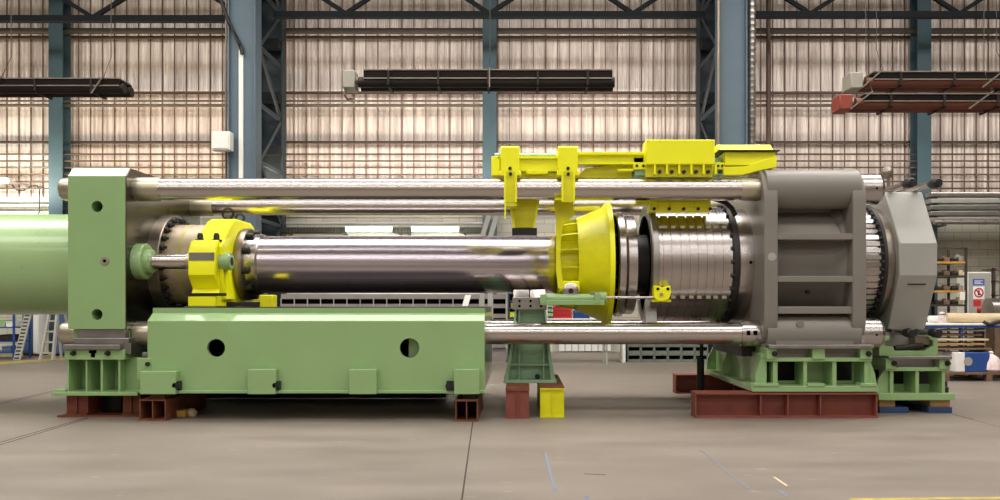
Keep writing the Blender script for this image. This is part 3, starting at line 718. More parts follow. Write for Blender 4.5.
part('clevis_plate', B().prism([(X(a,YH),Z(c,YH)) for a, c in ((654,285.5),(659,286),(662.5,288),(666,286),(670,285.5),(671,292),(669,298.5),(664,301.5),(657,301),(653.5,297))], 'y', YH-.03, YH+.14), 'yellow', t, bevel=.008)
part('pin', B().lathe([(YH-.045,.025),(YH-.02,.025)], (X(661,YH), Z(294.5,YH)), 'y', 14), 'collar', t)
part('pin', B().lathe([(YH-.04,.02),(YH-.02,.02)], (X(657.5,YH), Z(289,YH)), 'y', 12), 'hole', t)
part('pin', B().lathe([(YH-.04,.02),(YH-.02,.02)], (X(667.5,YH), Z(289,YH)), 'y', 12), 'hole', t)
part('tie_bar', B().box(X(652,YH), X(671,YH), YH+.0, YH+.13, Z(302,YH), Z(299.5,YH)), 'yellow_worn', t)

# --- right platen: two rounded side plates, tie-rod bosses, barrel and ribs
t = thing('right_platen', 'massive grey press platen on the right with open ribbed pockets', 'platen', (3.78, AY, .91))
def rrect(y0, y1, z0, z1, r, seg=8):
    p = []
    for cy, cz, a0 in ((y1-r,z1-r,0),(y0+r,z1-r,90),(y0+r,z0+r,180),(y1-r,z0+r,270)):
        for k in range(seg+1):
            a = math.radians(a0+90*k/seg); p.append((cy+r*math.cos(a), cz+r*math.sin(a)))
    return p
YG = 10.63
prof = rrect(YG, 2*AY-YG, .80, 3.235, .48)
w = .175
for a, c in ((XR0, XR0+w), (XR1-w, XR1)):
    part('side_plate', B().prism(prof, 'x', a, c), 'grey_paint', t, bevel=.015)
for y in (YR, YB):
    for z in (ZU, ZL):
        part('rod_boss', B().lathe([(XR0+.05,.255),(XR1-.05,.255)], (y,z), 'x', 48), 'grey_paint', t)
part('barrel', B().lathe([(XR0+.05,.93),(XR1-.42,.93),(XR1-.30,.96),(XR1-.2,1.05),(XR1-.12,1.05)], (AY,AZ), 'x', 96), 'grey_paint', t)
part('core_block', B().box(XR0+.1, XR1-.1, YG+.5, 2*AY-YG-.5, .85, 3.12), 'grey_paint', t)
for zc_ in (Z(236.5,YG), Z(279,YG)):
    for q in (0, 1):
        y0 = YG+.01 if q == 0 else 2*AY-YG-.5
        part('cross_rib', B().box(XR0+w-.02, XR1-w+.02, y0, y0+.49, zc_-.04, zc_+.04), 'grey_paint', t, bevel=.008)
part('cross_rib', B().box(XR0+w-.02, XR1-w+.02, YG+.03, YG+.3, Z(314,YG), Z(306.5,YG)), 'grey_paint', t, bevel=.01)
part('front_apron', B().prism([(YG+.03,.84),(YG+.03,1.0),(YG+.3,1.0),(YG+.3,.84)], 'x', XR0+w-.02, XR1-w+.02), 'grey_paint', t)
part('sloped_web', B().prism([(11.2,2.70),(YG+.06,Z(236.5,YG)+.03),(YG+.06,Z(236.5,YG)-.02),(11.3,2.3)], 'x', XR0+w-.02, XR1-w-.12), 'grey_paint', t)
part('foot', B().box(XR0+.0, XR1, YG+.0, YG+.5, .80, .92), 'grey_paint', t)
part('lubrication_plug', B().lathe([(AY-.965,.025),(AY-.9,.025)], (X(808,10.9), Z(292,10.9)), 'y', 10), 'dark', t)
b = B(); b.lathe([(YG-.006,.05),(YG+.01,.065)], (X(772,YG), Z(257,YG)), 'y', 24); part('plug_cover', b, 'grey_light', t, 'pale round cover spot')
b = B(); b.lathe([(YG+.02,.045),(YG+.035,.05)], (X(801,YG), Z(324,YG)), 'y', 24); part('plug_cover', b, 'grey_paint', t)

# --- toothed ring and octagonal locking head
t = thing('toothed_ring', 'silver splined ring between the grey platen and locking head', 'ring', (4.6, AY, AZ))
b = B(); poly = []; nt_ = 54
for k in range(nt_):
    a = 2*PI*k/nt_
    for da, r in ((0,.80),(.074,.80),(.080,.776),(.108,.776)):
        poly.append((AY+r*math.cos(a+da), AZ+r*math.sin(a+da)))
b.prism(poly, 'x', XR1-.05, XR1+.375); part('spline', b, 'steel', t, smooth=15)
part('dark_seal', B().shell([(XR1+.37,.5),(XR1+.37,.815),(XR1+.40,.845),(XR1+.44,.85),(XR1+.44,.5)], (AY,AZ), 'x', 96), 'dark', t)
part('bearing_ring', B().shell([(XR1+.43,.5),(XR1+.43,.80),(XR1+.56,.80),(XR1+.56,.5)], (AY,AZ), 'x', 96), 'bronze', t, 'brownish bearing ring')
for k in range(48):
    a = 2*PI*k/48; b = B(); c = (AY+.825*math.cos(a), AZ+.825*math.sin(a)); b.lathe([(XR1+.36,.02),(XR1+.39,.02)], c, 'x', 8)
    part('bolt', b, 'black', t)
t = thing('locking_head', 'grey octagonal locking head at the right end of the press', 'locking head', (5.24, AY, 1.0))
oc = [(-.89,.24),(-.47,.965),(.47,.965),(.89,.24),(.89,-.18),(.55,-.90),(-.55,-.90),(-.89,-.18)]
part('head_body', B().prism([(AY+p[0], AZ+p[1]) for p in oc], 'x', 4.985, 5.49), 'grey_light', t, bevel=.014, smooth=15)
for xx in (5.06, 5.40):
    for zz in (3.0, 1.06):
        hb = part('pin_bar', B().tube([(xx, 11.95, zz), (xx, 10.95, zz)], .04, 14), 'steel', t)
        part('knob', B().lathe([(10.74,.045),(10.76,.062),(10.85,.065),(10.92,.052),(10.96,.042)], (xx, zz), 'y', 24), 'black', hb)
        part('knob_disc', B().lathe([(10.735,.028),(10.742,.03)], (xx, zz), 'y', 16), 'dark', hb)
part('slot', B().box(5.12, 5.36, 11.0, 11.03, Z(285,11), Z(283.5,11)), 'dark', t)

# --- right pedestal under the grey platen
t = thing('right_pedestal', 'green pocketed pedestal under the grey right platen', 'pedestal', (3.75, 11.9, .34))
YQ = 10.56; px = lambda p: X(p, YQ); pz = lambda p: Z(p, YQ); pw = lambda p: X(p, YQ+.33); pv = lambda p: Z(p, YQ+.33)
YE = 13.2
part('base_plate', B().box(px(751), px(877), YQ-.05, YE, pz(391.5), pz(385.5)), 'green', t, bevel=.006)
for a, c in ((773,777.5),(803.5,807),(832.5,836.5),(864.5,868)):
    part('rib', B().box(px(a), px(c), YQ+.0, YQ+.35, pz(386), pz(361)), 'green', t)
part('window_plate', B().box(pw(774), pw(866), YQ+.33, YQ+.36, pv(386), pv(380.5)), 'green', t)
part('window_plate', B().box(pw(804.5), pw(834), YQ+.33, YQ+.36, pv(381), pv(361)), 'green', t)
for a, c in ((766,777),(799.5,807),(832,835.5),(852,867)):
    part('window_plate', B().box(pw(a), pw(c), YQ+.33, YQ+.36, pv(381), pv(361)), 'green', t)
part('shade_backing', B().box(px(768), px(880), YQ+.6, YQ+.62, pz(386), pz(361)), 'dark', t)  # dark plate standing in for the unlit inside behind the windows
part('top_rail', B().box(px(766), px(871), YQ-.02, YQ+.45, pz(361.5), pz(357.5)), 'green', t, bevel=.005)
for a, c in ((766,775.5),(811.5,824),(859,871)):
    part('rail_post', B().box(px(a), px(c), YQ-.04, YQ+.45, pz(359), pz(348)), 'green', t, bevel=.005)
part('rail_back', B().box(px(767), px(870), YQ+.12, YQ+.45, pz(359), pz(348)), 'slide', t)
part('slide_plate', B().box(px(767), px(871.5), YQ-.08, YQ+.5, pz(348.3), pz(344.6)), 'slide', t, 'bare steel slide plate', bevel=.006)
for p in (773.5, 867):
    b = B(); b.lathe([(YQ-.10,.024),(YQ-.03,.024)], (px(p), pz(353.5)), 'y', 6); b.lathe([(YQ-.06,.035),(YQ-.035,.035)], (px(p), pz(353.5)), 'y', 12); part('bolt', b, 'dark', t)
for a0, a1, c in ((756.5,762,768), (877,876,868)):
    pl = [(px(a0 if c < 800 else 879), pz(386)), (px(c), pz(386)), (px(c), pz(361)), (px(762 if c < 800 else 872), pz(361)), (px(757 if c < 800 else 877), pz(374))]
    part('gusset', B().prism(pl, 'y', YQ+.06, YQ+.10), 'green', t)
for a, c in ((770,778),(859,868.5),(806,823)):
    part('foot_pad', B().box(px(a) if a > 780 else px(751.5), px(c) if a != 859 else px(875), YQ-.06, YQ+.1, pz(386), pz(383)), 'green', t, bevel=.004)
part('long_side', B().box(px(763), px(766), YQ+.1, YE-.1, pz(386), pz(354)), 'green', t)
for k in range(2):
    yy = YQ+1.6+.95*k
    part('side_rib', B().prism([(px(752),pz(386)),(px(764),pz(386)),(px(764),pz(358)),(px(760),pz(358)),(px(753),pz(372))], 'y', yy, yy+.03), 'green', t)
part('side_top', B().box(px(752), px(768), YQ+.5, YE-.5, pz(359), pz(348)), 'dark', t)
part('body_fill', B().box(px(766), px(866), YQ+1.0, YE-.1, pz(386), pz(352)), 'green', t)
# beams under it
def long_beam(label, Y0, xa, xb, z1, w=.3):
    t = thing('steel_beam', label, 'beam', ((xa+xb)/2, Y0+w/2, 0), 'steel packing beams')
    part('beam_section', B().ibeam(Y0+w/2, 0, z1, w, 'x', xa, xb, .022, .016), 'red_beam', t)
    for p in (0, .36, .51, .69, 1):
        x = xa+(xb-xa-.016)*p; part('stiffener', B().box(x, x+.016, Y0+.015, Y0+w-.015, .022, z1-.022), 'red_beam', t)
    return t
long_beam('long red-brown stiffened beam lying along the front under the right pedestal', 10.5, X(695.5,10.5), X(878,10.5), .318)
long_beam('dark red beam end at the back behind the right pedestal', 13.3, X(676,13.3), X(840,13.3), .30)
Yp = 12.6
t = thing('prop_jack', 'dark upright prop standing on the floor below the lower tie rod', 'prop', (X(700.5,Yp), Yp, 0))
part('prop_tube', B().lathe([(0,.055),(.62,.055)], (X(700.5,Yp), Yp), 'z', 16), 'dark', t)
part('prop_screw', B().lathe([(.6,.03),(.9,.03)], (X(701.5,Yp), Yp), 'z', 12), 'black', t)
part('prop_foot', B().box(X(696,Yp), X(707,Yp), Yp-.09, Yp+.09, 0, .02), 'dark', t)

# --- pedestal under the locking head
t = thing('end_pedestal', 'green pedestal with a slotted cradle under the octagonal head', 'pedestal', (5.25, 11.9, .2))
YQ = 11.0; px = lambda p: X(p, YQ); pz = lambda p: Z(p, YQ); pw = lambda p: X(p, YQ+.33); pv = lambda p: Z(p, YQ+.33)
part('base_plate', B().box(px(877), px(953.5), YQ-.05, 12.9, .17, pz(393)), 'green', t, bevel=.006)
for a, c in ((890,893.5),(915.5,919),(942,945)):
    part('rib', B().box(px(a), px(c), YQ, YQ+.35, pz(394), pz(371)), 'green', t)
for a, c in ((884,893.5),(910,919),(934.5,943.5)):
    part('window_plate', B().box(pw(a), pw(c), YQ+.33, YQ+.36, pv(394), pv(370)), 'green', t)
part('window_plate', B().box(pw(891), pw(944), YQ+.33, YQ+.36, pv(394), pv(384)), 'green', t)
part('shade_backing', B().box(px(884), px(958), YQ+.55, YQ+.57, pz(394), pz(370)), 'dark', t)  # dark sheet paints the shade inside the end pedestal
part('gusset', B().prism([(px(877.5),pz(393)),(px(892),pz(393)),(px(892),pz(371)),(px(885),pz(371)),(px(880),pz(380))], 'y', YQ+.05, YQ+.09), 'green', t)
part('top_rail', B().box(px(884.5), px(948.5), YQ-.02, YQ+.45, pz(371), pz(367)), 'green', t, bevel=.005)
for a, c in ((884.5,894.5),(938,948.5)):
    part('rail_post', B().box(px(a), px(c), YQ-.04, YQ+.45, pz(369), pz(358.5)), 'green', t, bevel=.005)
part('rail_back', B().box(px(886), px(947), YQ+.1, YQ+.45, pz(369), pz(358)), 'slide', t)
part('slide_plate', B().box(px(886), px(949), YQ-.08, YQ+.5, pz(358.8), pz(355.8)), 'slide', t, 'bare steel slide plate', bevel=.006)
cr = [(880.5,356),(939.5,356),(939.5,336.5),(931,336.5),(931,339.5),(935,341),(935,346),(927,351),(896,351),(895,347),(886,346),(886,341),(891,340),(891,336),(880.5,336)]
part('cradle', B().prism([(px(a),pz(c)) for a, c in cr], 'y', YQ+.04, YQ+.5), 'green', t, bevel=.006)
for p in (892.5, 945.5):
    b = B(); b.lathe([(YQ-.10,.024),(YQ-.03,.024)], (px(p), pz(363)), 'y', 6); b.lathe([(YQ-.06,.035),(YQ-.035,.035)], (px(p), pz(363)), 'y', 12); part('bolt', b, 'dark', t)
part('clamp_block', B().box(px(919), px(934), YQ+.1, YQ+.4, pz(345), pz(337)), 'bronze', t)
part('clamp_block', B().box(px(886), px(893), YQ+.1, YQ+.4, pz(346), pz(341)), 'bronze', t)
part('head_saddle', B().prism([(px(893),pz(351)),(px(930),pz(351)),(px(928),pz(333)),(px(890),pz(333))], 'y', YQ+.3, YQ+1.5), 'grey_paint', t)
part('shaft_stub', B().tube([(px(898),YQ+.1,pz(349)), (px(926),YQ+.1,pz(346))], .04, 12), 'dark', t)
part('corner_bolt', B().lathe([(pz(393),.06),(pz(388),.06),(pz(387),.045),(pz(382),.045)], (px(947.5), YQ+.1), 'z', 12), 'black', t)
def pallet(label, xa, xb, ya, yb, material, zs=(.03,.125,.17)):
    t = thing('pallet', label, 'pallet', ((xa+xb)/2, (ya+yb)/2, 0))
    for q in range(3):
        x = xa+(xb-xa-.1)*q/2; part('skid', B().box(x, x+.1, ya, yb, 0, zs[0]), material, t)
        for r in range(3):
            y = ya+(yb-ya-.12)*r/2; part('spacer', B().box(x, x+.1, y, y+.12, zs[0], zs[1]), material, t)
    for q in range(7):
        y = ya+(yb-ya-.1)*q/6; part('deck_board', B().box(xa, xb, y, y+.1, zs[1], zs[2]), material, t)
    return t
t = thing('pallet', 'blue pallet with timber blocks under the green end pedestal', 'pallet', (5.25, 11.6, 0))
for a, c in ((879,908),(928,951.5)):
    part('skid', B().box(px(a), px(c), YQ-.02, YQ+1.6, 0, .075), 'blue_dark', t, bevel=.005)
for a, c in ((880,896),(931,951)):
    part('timber_block', B().box(px(a), px(c), YQ+.02, YQ+.3, .075, .17), 'wood', t, 'raw timber block', bevel=.005)

# --- yellow carriage on top
YT = 10.95
t = thing('overhead_carriage', 'yellow carriage with a big box and saddles above the front tie rod', 'carriage', (1.6, YR, 3.08))
tx, tz = lambda p, Y=YT: X(p, Y), lambda p, Y=YT: Z(p, Y)
part('end_frame', B().box(tx(491.5), tx(500), YT-.05, YT+.5, tz(176), tz(157)), 'yellow', t, bevel=.008)
part('support_beam', B().box(tx(498), tx(560), YT, YT+.35, tz(171.5), tz(157)), 'yellow', t, bevel=.008)
part('beam_lip', B().box(tx(498), tx(560), YT-.05, YT+.02, tz(159), tz(157)), 'yellow', t)
part('beam_underside', B().box(tx(498), tx(575), YT+.05, YT+.3, tz(176), tz(171)), 'yellow_worn', t)
part('handle_bar', B().box(tx(526), tx(548), YT-.03, YT+.05, tz(174.5), tz(170.5)), 'yellow', t, bevel=.01)
part('feed_tube', B().tube([(tx(494), YT+.3, tz(152.8)), (tx(560), YT+.3, tz(152.8))], .05, 16), 'green', t, 'green tube along the top')
for a, c in ((500.5,519.5), (558,578)):
    Y = YT-.2
    sd = part('saddle', B().prism([(Y,Z(173,Y)),(Y,Z(147,Y)),(Y+.04,Z(145.5,Y)),(Y+.55,Z(145.5,Y)),(Y+.55,Z(171,Y)),(Y+.2,Z(171,Y))], 'x', X(a,Y), X(c,Y)), 'yellow', t, bevel=.012)
    part('saddle_lug', B().box(X(a-1,Y), X(c+1.5,Y), Y-.0, Y+.2, Z(175.5,Y), Z(171,Y)), 'yellow', t, bevel=.008)
    part('saddle_bolt', B().lathe([(Y-.02,.022),(Y,.022)], (X((a+c)/2,Y), Z(168.5,Y)), 'y', 10), 'dark', t)
b = B().box(tx(575), tx(646), YT+.05, YT+.35, tz(162.5), tz(154.5)); part('support_beam', b, 'yellow', t, bevel=.008)
part('beam_lip', B().box(tx(576), tx(646), YT-.02, YT+.4, tz(155), tz(152)), 'yellow', t, bevel=.005)
part('beam_lip', B().box(tx(576), tx(633), YT-.0, YT+.35, tz(164), tz(162)), 'yellow', t)
part('beam_underside', B().prism([(tx(576),tz(176)),(tx(586),tz(167)),(tx(618),tz(163)),(tx(633),tz(163)),(tx(633),tz(176))], 'y', YT+.12, YT+.3), 'yellow_worn', t)
part('cross_link', B().box(tx(618), tx(634), YT-.02, YT+.05, tz(171), tz(169)), 'yellow', t)
Y = YT-.2
bx = part('motor_box', B().box(X(646,Y), X(715,Y), Y, Y+.28, Z(164.5,Y), Z(139.5,Y)), 'yellow', t, bevel=.012)
for p in (648, 660, 685, 712):
    part('box_screw', B().lathe([(Y-.006,.01),(Y,.01)], (X(p,Y), Z(141.5,Y)), 'y', 8), 'yellow_worn', bx)
part('clamp_plate', B().box(X(647,Y), X(714,Y), Y+.08, Y+.6, Z(176,Y), Z(164,Y)), 'yellow_worn', t)
for k in range(6):
    p = 655+12.2*k
    part('clamp_rib', B().box(X(p,Y)-.012, X(p,Y)+.012, Y+.0, Y+.1, Z(174,Y), Z(164.5,Y)), 'yellow', t)
    part('clamp_bolt', B().lathe([(Y+.05,.025),(Y+.09,.025)], (X(p+5.5,Y), Z(171,Y)), 'y', 8), 'black', t)
for a, c in ((633,646), (715,723.5)):
    part('hinge_block', B().box(tx(a), tx(c), YT-.05, YT+.3, tz(170), tz(163)), 'yellow', t, bevel=.006)
    part('hinge_block', B().box(tx(a)+.02, tx(c)-.02, YT-.02, YT+.3, tz(175.5), tz(170)), 'green_dark', t)
    part('hinge_block', B().box(tx(a)+.02, tx(c)-.02, YT+.05, YT+.3, tz(163), tz(157)), 'green_dark', t)
    for dp in (3, 9):
        part('hinge_pin', B().lathe([(YT-.06,.018),(YT-.04,.018)], (tx(a+dp*(c-a)/12), tz(166.5)), 'y', 8), 'black', t)
part('top_flap', B().prism([(YT-.11,tz(151.5)),(YT+.02,tz(144.5)),(YT+.45,tz(144.5)),(YT+.45,tz(151.5))], 'x', tx(717), tx(771)), 'yellow', t, bevel=.006)
part('flap_edge', B().box(tx(717), tx(777.5), YT-.12, YT+.45, tz(152.4), tz(151.4)), 'dark', t)
part('support_beam', B().box(tx(724), tx(774), YT-.06, YT+.4, tz(166), tz(152.5)), 'yellow', t, bevel=.008)
part('beam_underside', B().prism([(tx(722),tz(176)),(tx(722),tz(168)),(tx(745),tz(167)),(tx(762),tz(161)),(tx(775),tz(157)),(tx(775),tz(168)),(tx(760),tz(171)),(tx(740),tz(176))], 'y', YT-.08, YT+.15), 'yellow', t, bevel=.006)
# lower clamp behind the rod
Yl = 11.12
b = B().box(X(650,Yl), X(711,Yl), Yl, Yl+.25, Z(212,Yl), Z(190,Yl)); lc = part('lower_clamp', b, 'yellow', t, bevel=.008)
b = B().box(X(637,Yl), X(652,Yl), Yl+.05, Yl+.25, Z(203,Yl), Z(195,Yl)); part('lower_clamp', b, 'yellow_worn', t, bevel=.006)
for a, c in ((657.5,668.5),(670,692),(693.5,705)):
    part('clamp_panel', B().box(X(a,Yl), X(c,Yl), Yl-.02, Yl+.01, Z(208,Yl), Z(202,Yl)), 'yellow', lc, bevel=.006)
for p in (654, 669, 683.5, 698, 710):
    part('clamp_bolt', B().lathe([(Yl-.03,.022),(Yl,.022)], (X(p,Yl), Z(209,Yl)), 'y', 8), 'black', lc)
# straps in front of the rod
def strap(label, a, c):
    Y = 10.70
    t = thing('hanger_strap', label, 'strap', (X((a+c)/2,Y), Y, Z(172,Y)))
    part('strap_band', B().box(X(a,Y), X(c,Y), Y+.015, Y+.035, Z(202,Y), Z(171.5,Y)), 'yellow_worn', t)
    for p in (a, c): part('strap_edge', B().box(X(p,Y)-.012, X(p,Y)+.012, Y-.02, Y+.035, Z(202,Y), Z(171.5,Y)), 'yellow', t)
    part('strap_bolt', B().lathe([(Y-.02,.022),(Y+.02,.022)], (X((a+c)/2,Y), Z(174,Y)), 'y', 10), 'dark', t)
    return t, Y
t, Y = strap('left yellow hanger strap in front of the front tie rod', 505, 516)
part('strap_tail', B().box(X(504.5,Y), X(506,Y), Y-.01, Y+.1, Z(219,Y), Z(201,Y)), 'yellow', t)
part('strap_arm', B().box(X(505,Y), X(517,Y), Y+.02, 11.1, Z(206,Y), Z(201,Y)), 'yellow_worn', t)
t = thing('guide_bucket', 'tapered yellow guide shoe hanging between the straps above the ram', 'guide shoe', (X(524,11.05), 11.05, Z(228,11.05)))
Yw = 11.06
part('shoe_body', B().prism([(X(508.5,Yw),Z(199.5,Yw)),(X(540,Yw),Z(199.5,Yw)),(X(534.5,Yw),Z(228,Yw)),(X(513,Yw),Z(228,Yw))], 'y', Yw, Yw+.3), 'yellow_worn', t, bevel=.01)
for q in ((508.5,511,513,515.5), (537.5,540,532.5,534.5)):
    part('shoe_edge', B().prism([(X(q[0],Yw),Z(199.5,Yw)),(X(q[1],Yw),Z(199.5,Yw)),(X(q[3],Yw),Z(228,Yw)),(X(q[2],Yw),Z(228,Yw))], 'y', Yw-.03, Yw), 'yellow', t)
part('shoe_pad', B().box(X(512,Yw), X(537,Yw), Yw-.02, Yw+.3, Z(235,Yw), Z(228,Yw)), 'dark', t, bevel=.006)
t, Y = strap('right yellow hanger strap widening down to the ribbed ring frame', 562.5, 574)
Yv = 10.98
part('strap_plate', B().prism([(X(a,Yv),Z(c,Yv)) for a, c in ((553.5,201.5),(573,201.5),(575,215),(563,225),(561,240),(560.5,262),(563,282),(565,290),(558,288),(556,270),(556,240),(556.5,222))], 'y', Yv, Yv+.05), 'yellow_worn', t, bevel=.006)
part('strap_arm', B().box(X(554,Yv), X(573,Yv), Y+.02, Yv+.06, Z(202.5,Yv), Z(200,Yv)), 'yellow_worn', t)
solo('hydraulic_hose', B().tube([(X(708,11.2),11.25,Z(197,11.2)),(X(718,11.2),11.25,Z(199,11.2)),(X(726,11.2),11.2,Z(203,11.2)),(X(731,11.2),11.15,Z(209,11.2)),(X(733,11.2),11.1,Z(216,11.2))], .035, 12), 'black', 'black hydraulic hose curving over the right end of the drum', 'hose')

# ================================================================== BACKGROUND CLUTTER
def cabinet(label, xa, xb, Y, ztop, rows, cols, rh):
    t = thing('pigeonhole_cabinet', label, 'cabinet', ((xa+xb)/2, Y+.3, 0), 'pigeonhole cabinets behind the bed')
    part('cabinet_case', B().box(xa, xb, Y+.05, Y+.6, 0, ztop), 'pigeon', t)
    b = B(); w = (xb-xa)/cols
    for r in range(rows+1):
        z = ztop-r*rh; b.box(xa, xb, Y, Y+.06, z-.1 if r else z-.12, z)
    part('shelf_lip', b, 'pigeon', t)
    b = B()
    for k in range(cols+1): b.box(xa+k*w-.01, xa+k*w+.01, Y-.004, Y+.06, ztop-rows*rh-.1, ztop-.10)
    part('divider', b, 'grey_light', t, 'pale thin dividers')
    b = B().box(xa+.01, xb-.01, Y+.03, Y+.052, ztop-rows*rh, ztop-.05); part('opening', b, 'hole', t, 'dark openings')
    return t
Yc = 20.2; zt_ = Z(294, Yc)
e = [X(281,Yc), X(360,Yc), X(439.5,Yc), X(506,Yc)]
cabinet('grey pigeonhole cabinet seen above the left part of the bed', e[0], e[1], Yc, zt_, 5, 6, .24)
cabinet('grey pigeonhole cabinet seen above the middle of the bed', e[1]+.005, e[2], Yc, zt_, 5, 6, .24)
cabinet('grey pigeonhole cabinet seen past the right end of the bed', e[2]+.005, e[3], Yc, zt_, 5, 5, .24)
solo('paper_sheet', B().add([(X(462,20.1),20.12,Z(306,20.1)),(X(468,20.1),20.12,Z(306,20.1)),(X(471,20.1),20.14,Z(295,20.1)),(X(465,20.1),20.14,Z(295,20.1))], [(0,1,2,3)]).add([(X(462,20.1),20.125,Z(306,20.1)),(X(468,20.1),20.125,Z(306,20.1)),(X(471,20.1),20.145,Z(295,20.1)),(X(465,20.1),20.145,Z(295,20.1))], [(3,2,1,0)]), 'paper', 'slanted white paper sheet hung on the pigeonhole cabinet', 'paper')
# storage bins stacked under the drum
def make_bin(w, d, h, x, y, z):
    t = thing('storage_bin', 'grey-green open-fronted storage bin in the stack below the drum', 'bin', (x, y, z), 'stacked storage bins on the floor')
    b = B(); b.box(x, x+w, y, y+d, z, z+.02); b.box(x, x+.025, y, y+d, z+.02, z+h); b.box(x+w-.025, x+w, y, y+d, z+.02, z+h); b.box(x, x+w, y+d-.03, y+d, z+.02, z+h)
    b.box(x, x+w, y, y+.03, z+.02, z+h*.36); b.box(x, x+w, y, y+.03, z+h*.82, z+h-.004)
    part('bin_shell', b, 'bin', t)
    part('contents', B().box(x+.025, x+w-.025, y+.1, y+d-.03, z+.02, z+h*.55), 'hole', t, 'dark contents')
    return t
Yn = 20.2; w, h = .322, .205; xs0 = X(627.5, Yn)
b0 = make_bin(w, .5, h, xs0, Yn, 0)
for c in range(6):
    for r in range(5):
        if c or r: dup(b0, (c*(w+.004), 0, r*h))
b1 = dup(b0, (-.36, .02, 4*h), 'pale storage bin on the post left of the stacked bins, under the drum mouth')
del b1['group']
# shelf post under that bin
t = thing('rack_post', 'pale upright beside the left edge of the stacked storage bins', 'post', (X(624,Yn), Yn, 0))
part('post', B().box(X(622.5,Yn), X(625.5,Yn), Yn, Yn+.5, 0, .815), 'white', t)
part('bracket', B().box(X(612,Yn), X(627,Yn), Yn, Yn+.5, .79, .815), 'white', t)
# colourful stuff between cabinet and cone
Y = 20.4
t = thing('parts_shelf', 'blue-green shelf of small parts behind the centre pedestal', 'shelf', (X(501,Y), Y, 0))
part('side_panel', B().box(X(507.5,Y), X(509,Y), Y, Y+.5, 0, Z(293,Y)), 'teal', t)
part('side_panel', B().box(X(531,Y), X(532.5,Y), Y, Y+.5, 0, Z(293,Y)), 'teal', t)
for py in (294, 301.5, 309, 318.5, 334, 350):
    part('shelf_board', B().box(X(507.5,Y), X(532,Y), Y, Y+.5, Z(py,Y), Z(py-1,Y)), 'blue_grey', t)
part('back_panel', B().box(X(507.5,Y), X(532,Y), Y+.48, Y+.5, 0, Z(294,Y)), 'dark', t)
for px_, py, w_, m, lb in ((508.5,318,.1,'yellow_worn','yellow small box at the left of the lower parts shelf'), (512.3,318,.08,'cardboard','beige small box on the lower parts shelf'), (515,318,.09,'wood_orange','orange small box in the middle of the lower parts shelf'), (509.5,309,.2,'wood','wooden box on the upper parts shelf')):
    tt = thing('small_box', lb, 'box', (X(px_,Y)+w_/2, Y+.1, Z(py,Y)), 'boxes on the parts shelf')
    part('box_body', B().box(X(px_,Y)+.03, X(px_,Y)+.03+w_, Y+.02, Y+.3, Z(py-.95,Y), Z(py-.95,Y)+.11), m, tt, bevel=.006)
    part('box_lid', B().box(X(px_,Y)+.025, X(px_,Y)+.035+w_, Y+.015, Y+.305, Z(py-.95,Y)+.11, Z(py-.95,Y)+.125), m, tt)
Y = 19.5
t = thing('work_table', 'long pale work table behind the yellow guide cone', 'table', (X(575,Y), Y, 0))
part('table_top', B().box(X(546,Y), X(610,Y), Y, Y+.9, Z(321,Y), Z(318.5,Y)), 'paper', t)
for p in (548, 606):
    for yy in (Y+.05, Y+.8): part('leg', B().box(X(p,Y), X(p+2,Y), yy, yy+.05, 0, Z(321,Y)), 'grey_light', t)
zt_ = Z(318.5, Y)
def crate(name, label, a, c, top_, m, cat):
    t = thing(name, label, cat, (X((a+c)/2,Y), Y+.3, zt_)); x0, x1, z1 = X(a,Y), X(c,Y), Z(top_,Y)
    b = B(); b.box(x0, x1, Y+.1, Y+.5, zt_, zt_+.015); n = 5
    for k in range(4):
        z = zt_+.02+(z1-zt_-.04)*k/3; b.box(x0, x1, Y+.1, Y+.115, z, z+.03); b.box(x0, x1, Y+.485, Y+.5, z, z+.03); b.box(x0, x0+.015, Y+.1, Y+.5, z, z+.03); b.box(x1-.015, x1, Y+.1, Y+.5, z, z+.03)
    for k in range(6):
        x = x0+(x1-x0-.02)*k/5; b.box(x, x+.02, Y+.1, Y+.115, zt_, z1)
    part('crate_body', b, m, t); part('contents', B().box(x0+.02, x1-.02, Y+.14, Y+.47, zt_+.02, z1-.03), m, t)
    return t
crate('plastic_crate', 'red plastic crate on the pale table below the guide cone', 553, 572, 305, 'red', 'crate')
crate('plastic_crate', 'dark green plastic crate left of the red one on the table', 548, 552.5, 303, 'green_dark', 'crate')
crate('plastic_crate', 'blue plastic box right of the red crate on the table', 574, 590, 311, 'blue', 'crate')
# pale roller door seen low between the pedestals
Y = 24.3
t = thing('rolling_gate', 'pale mesh gate at the far wall seen under the lower tie rod', 'gate', (X(590,Y), Y, 0))
part('gate_panel', B().box(X(558,Y), X(612,Y), Y, Y+.04, .03, 1.1), 'white', t)
b = B()
for k in range(9): b.box(X(558+6.6*k,Y), X(558.8+6.6*k,Y), Y-.04, Y, .03, 1.15)
b.box(X(558,Y), X(612,Y), Y-.04, Y, 1.1, 1.15); part('gate_bars', b, 'grey_light', t)

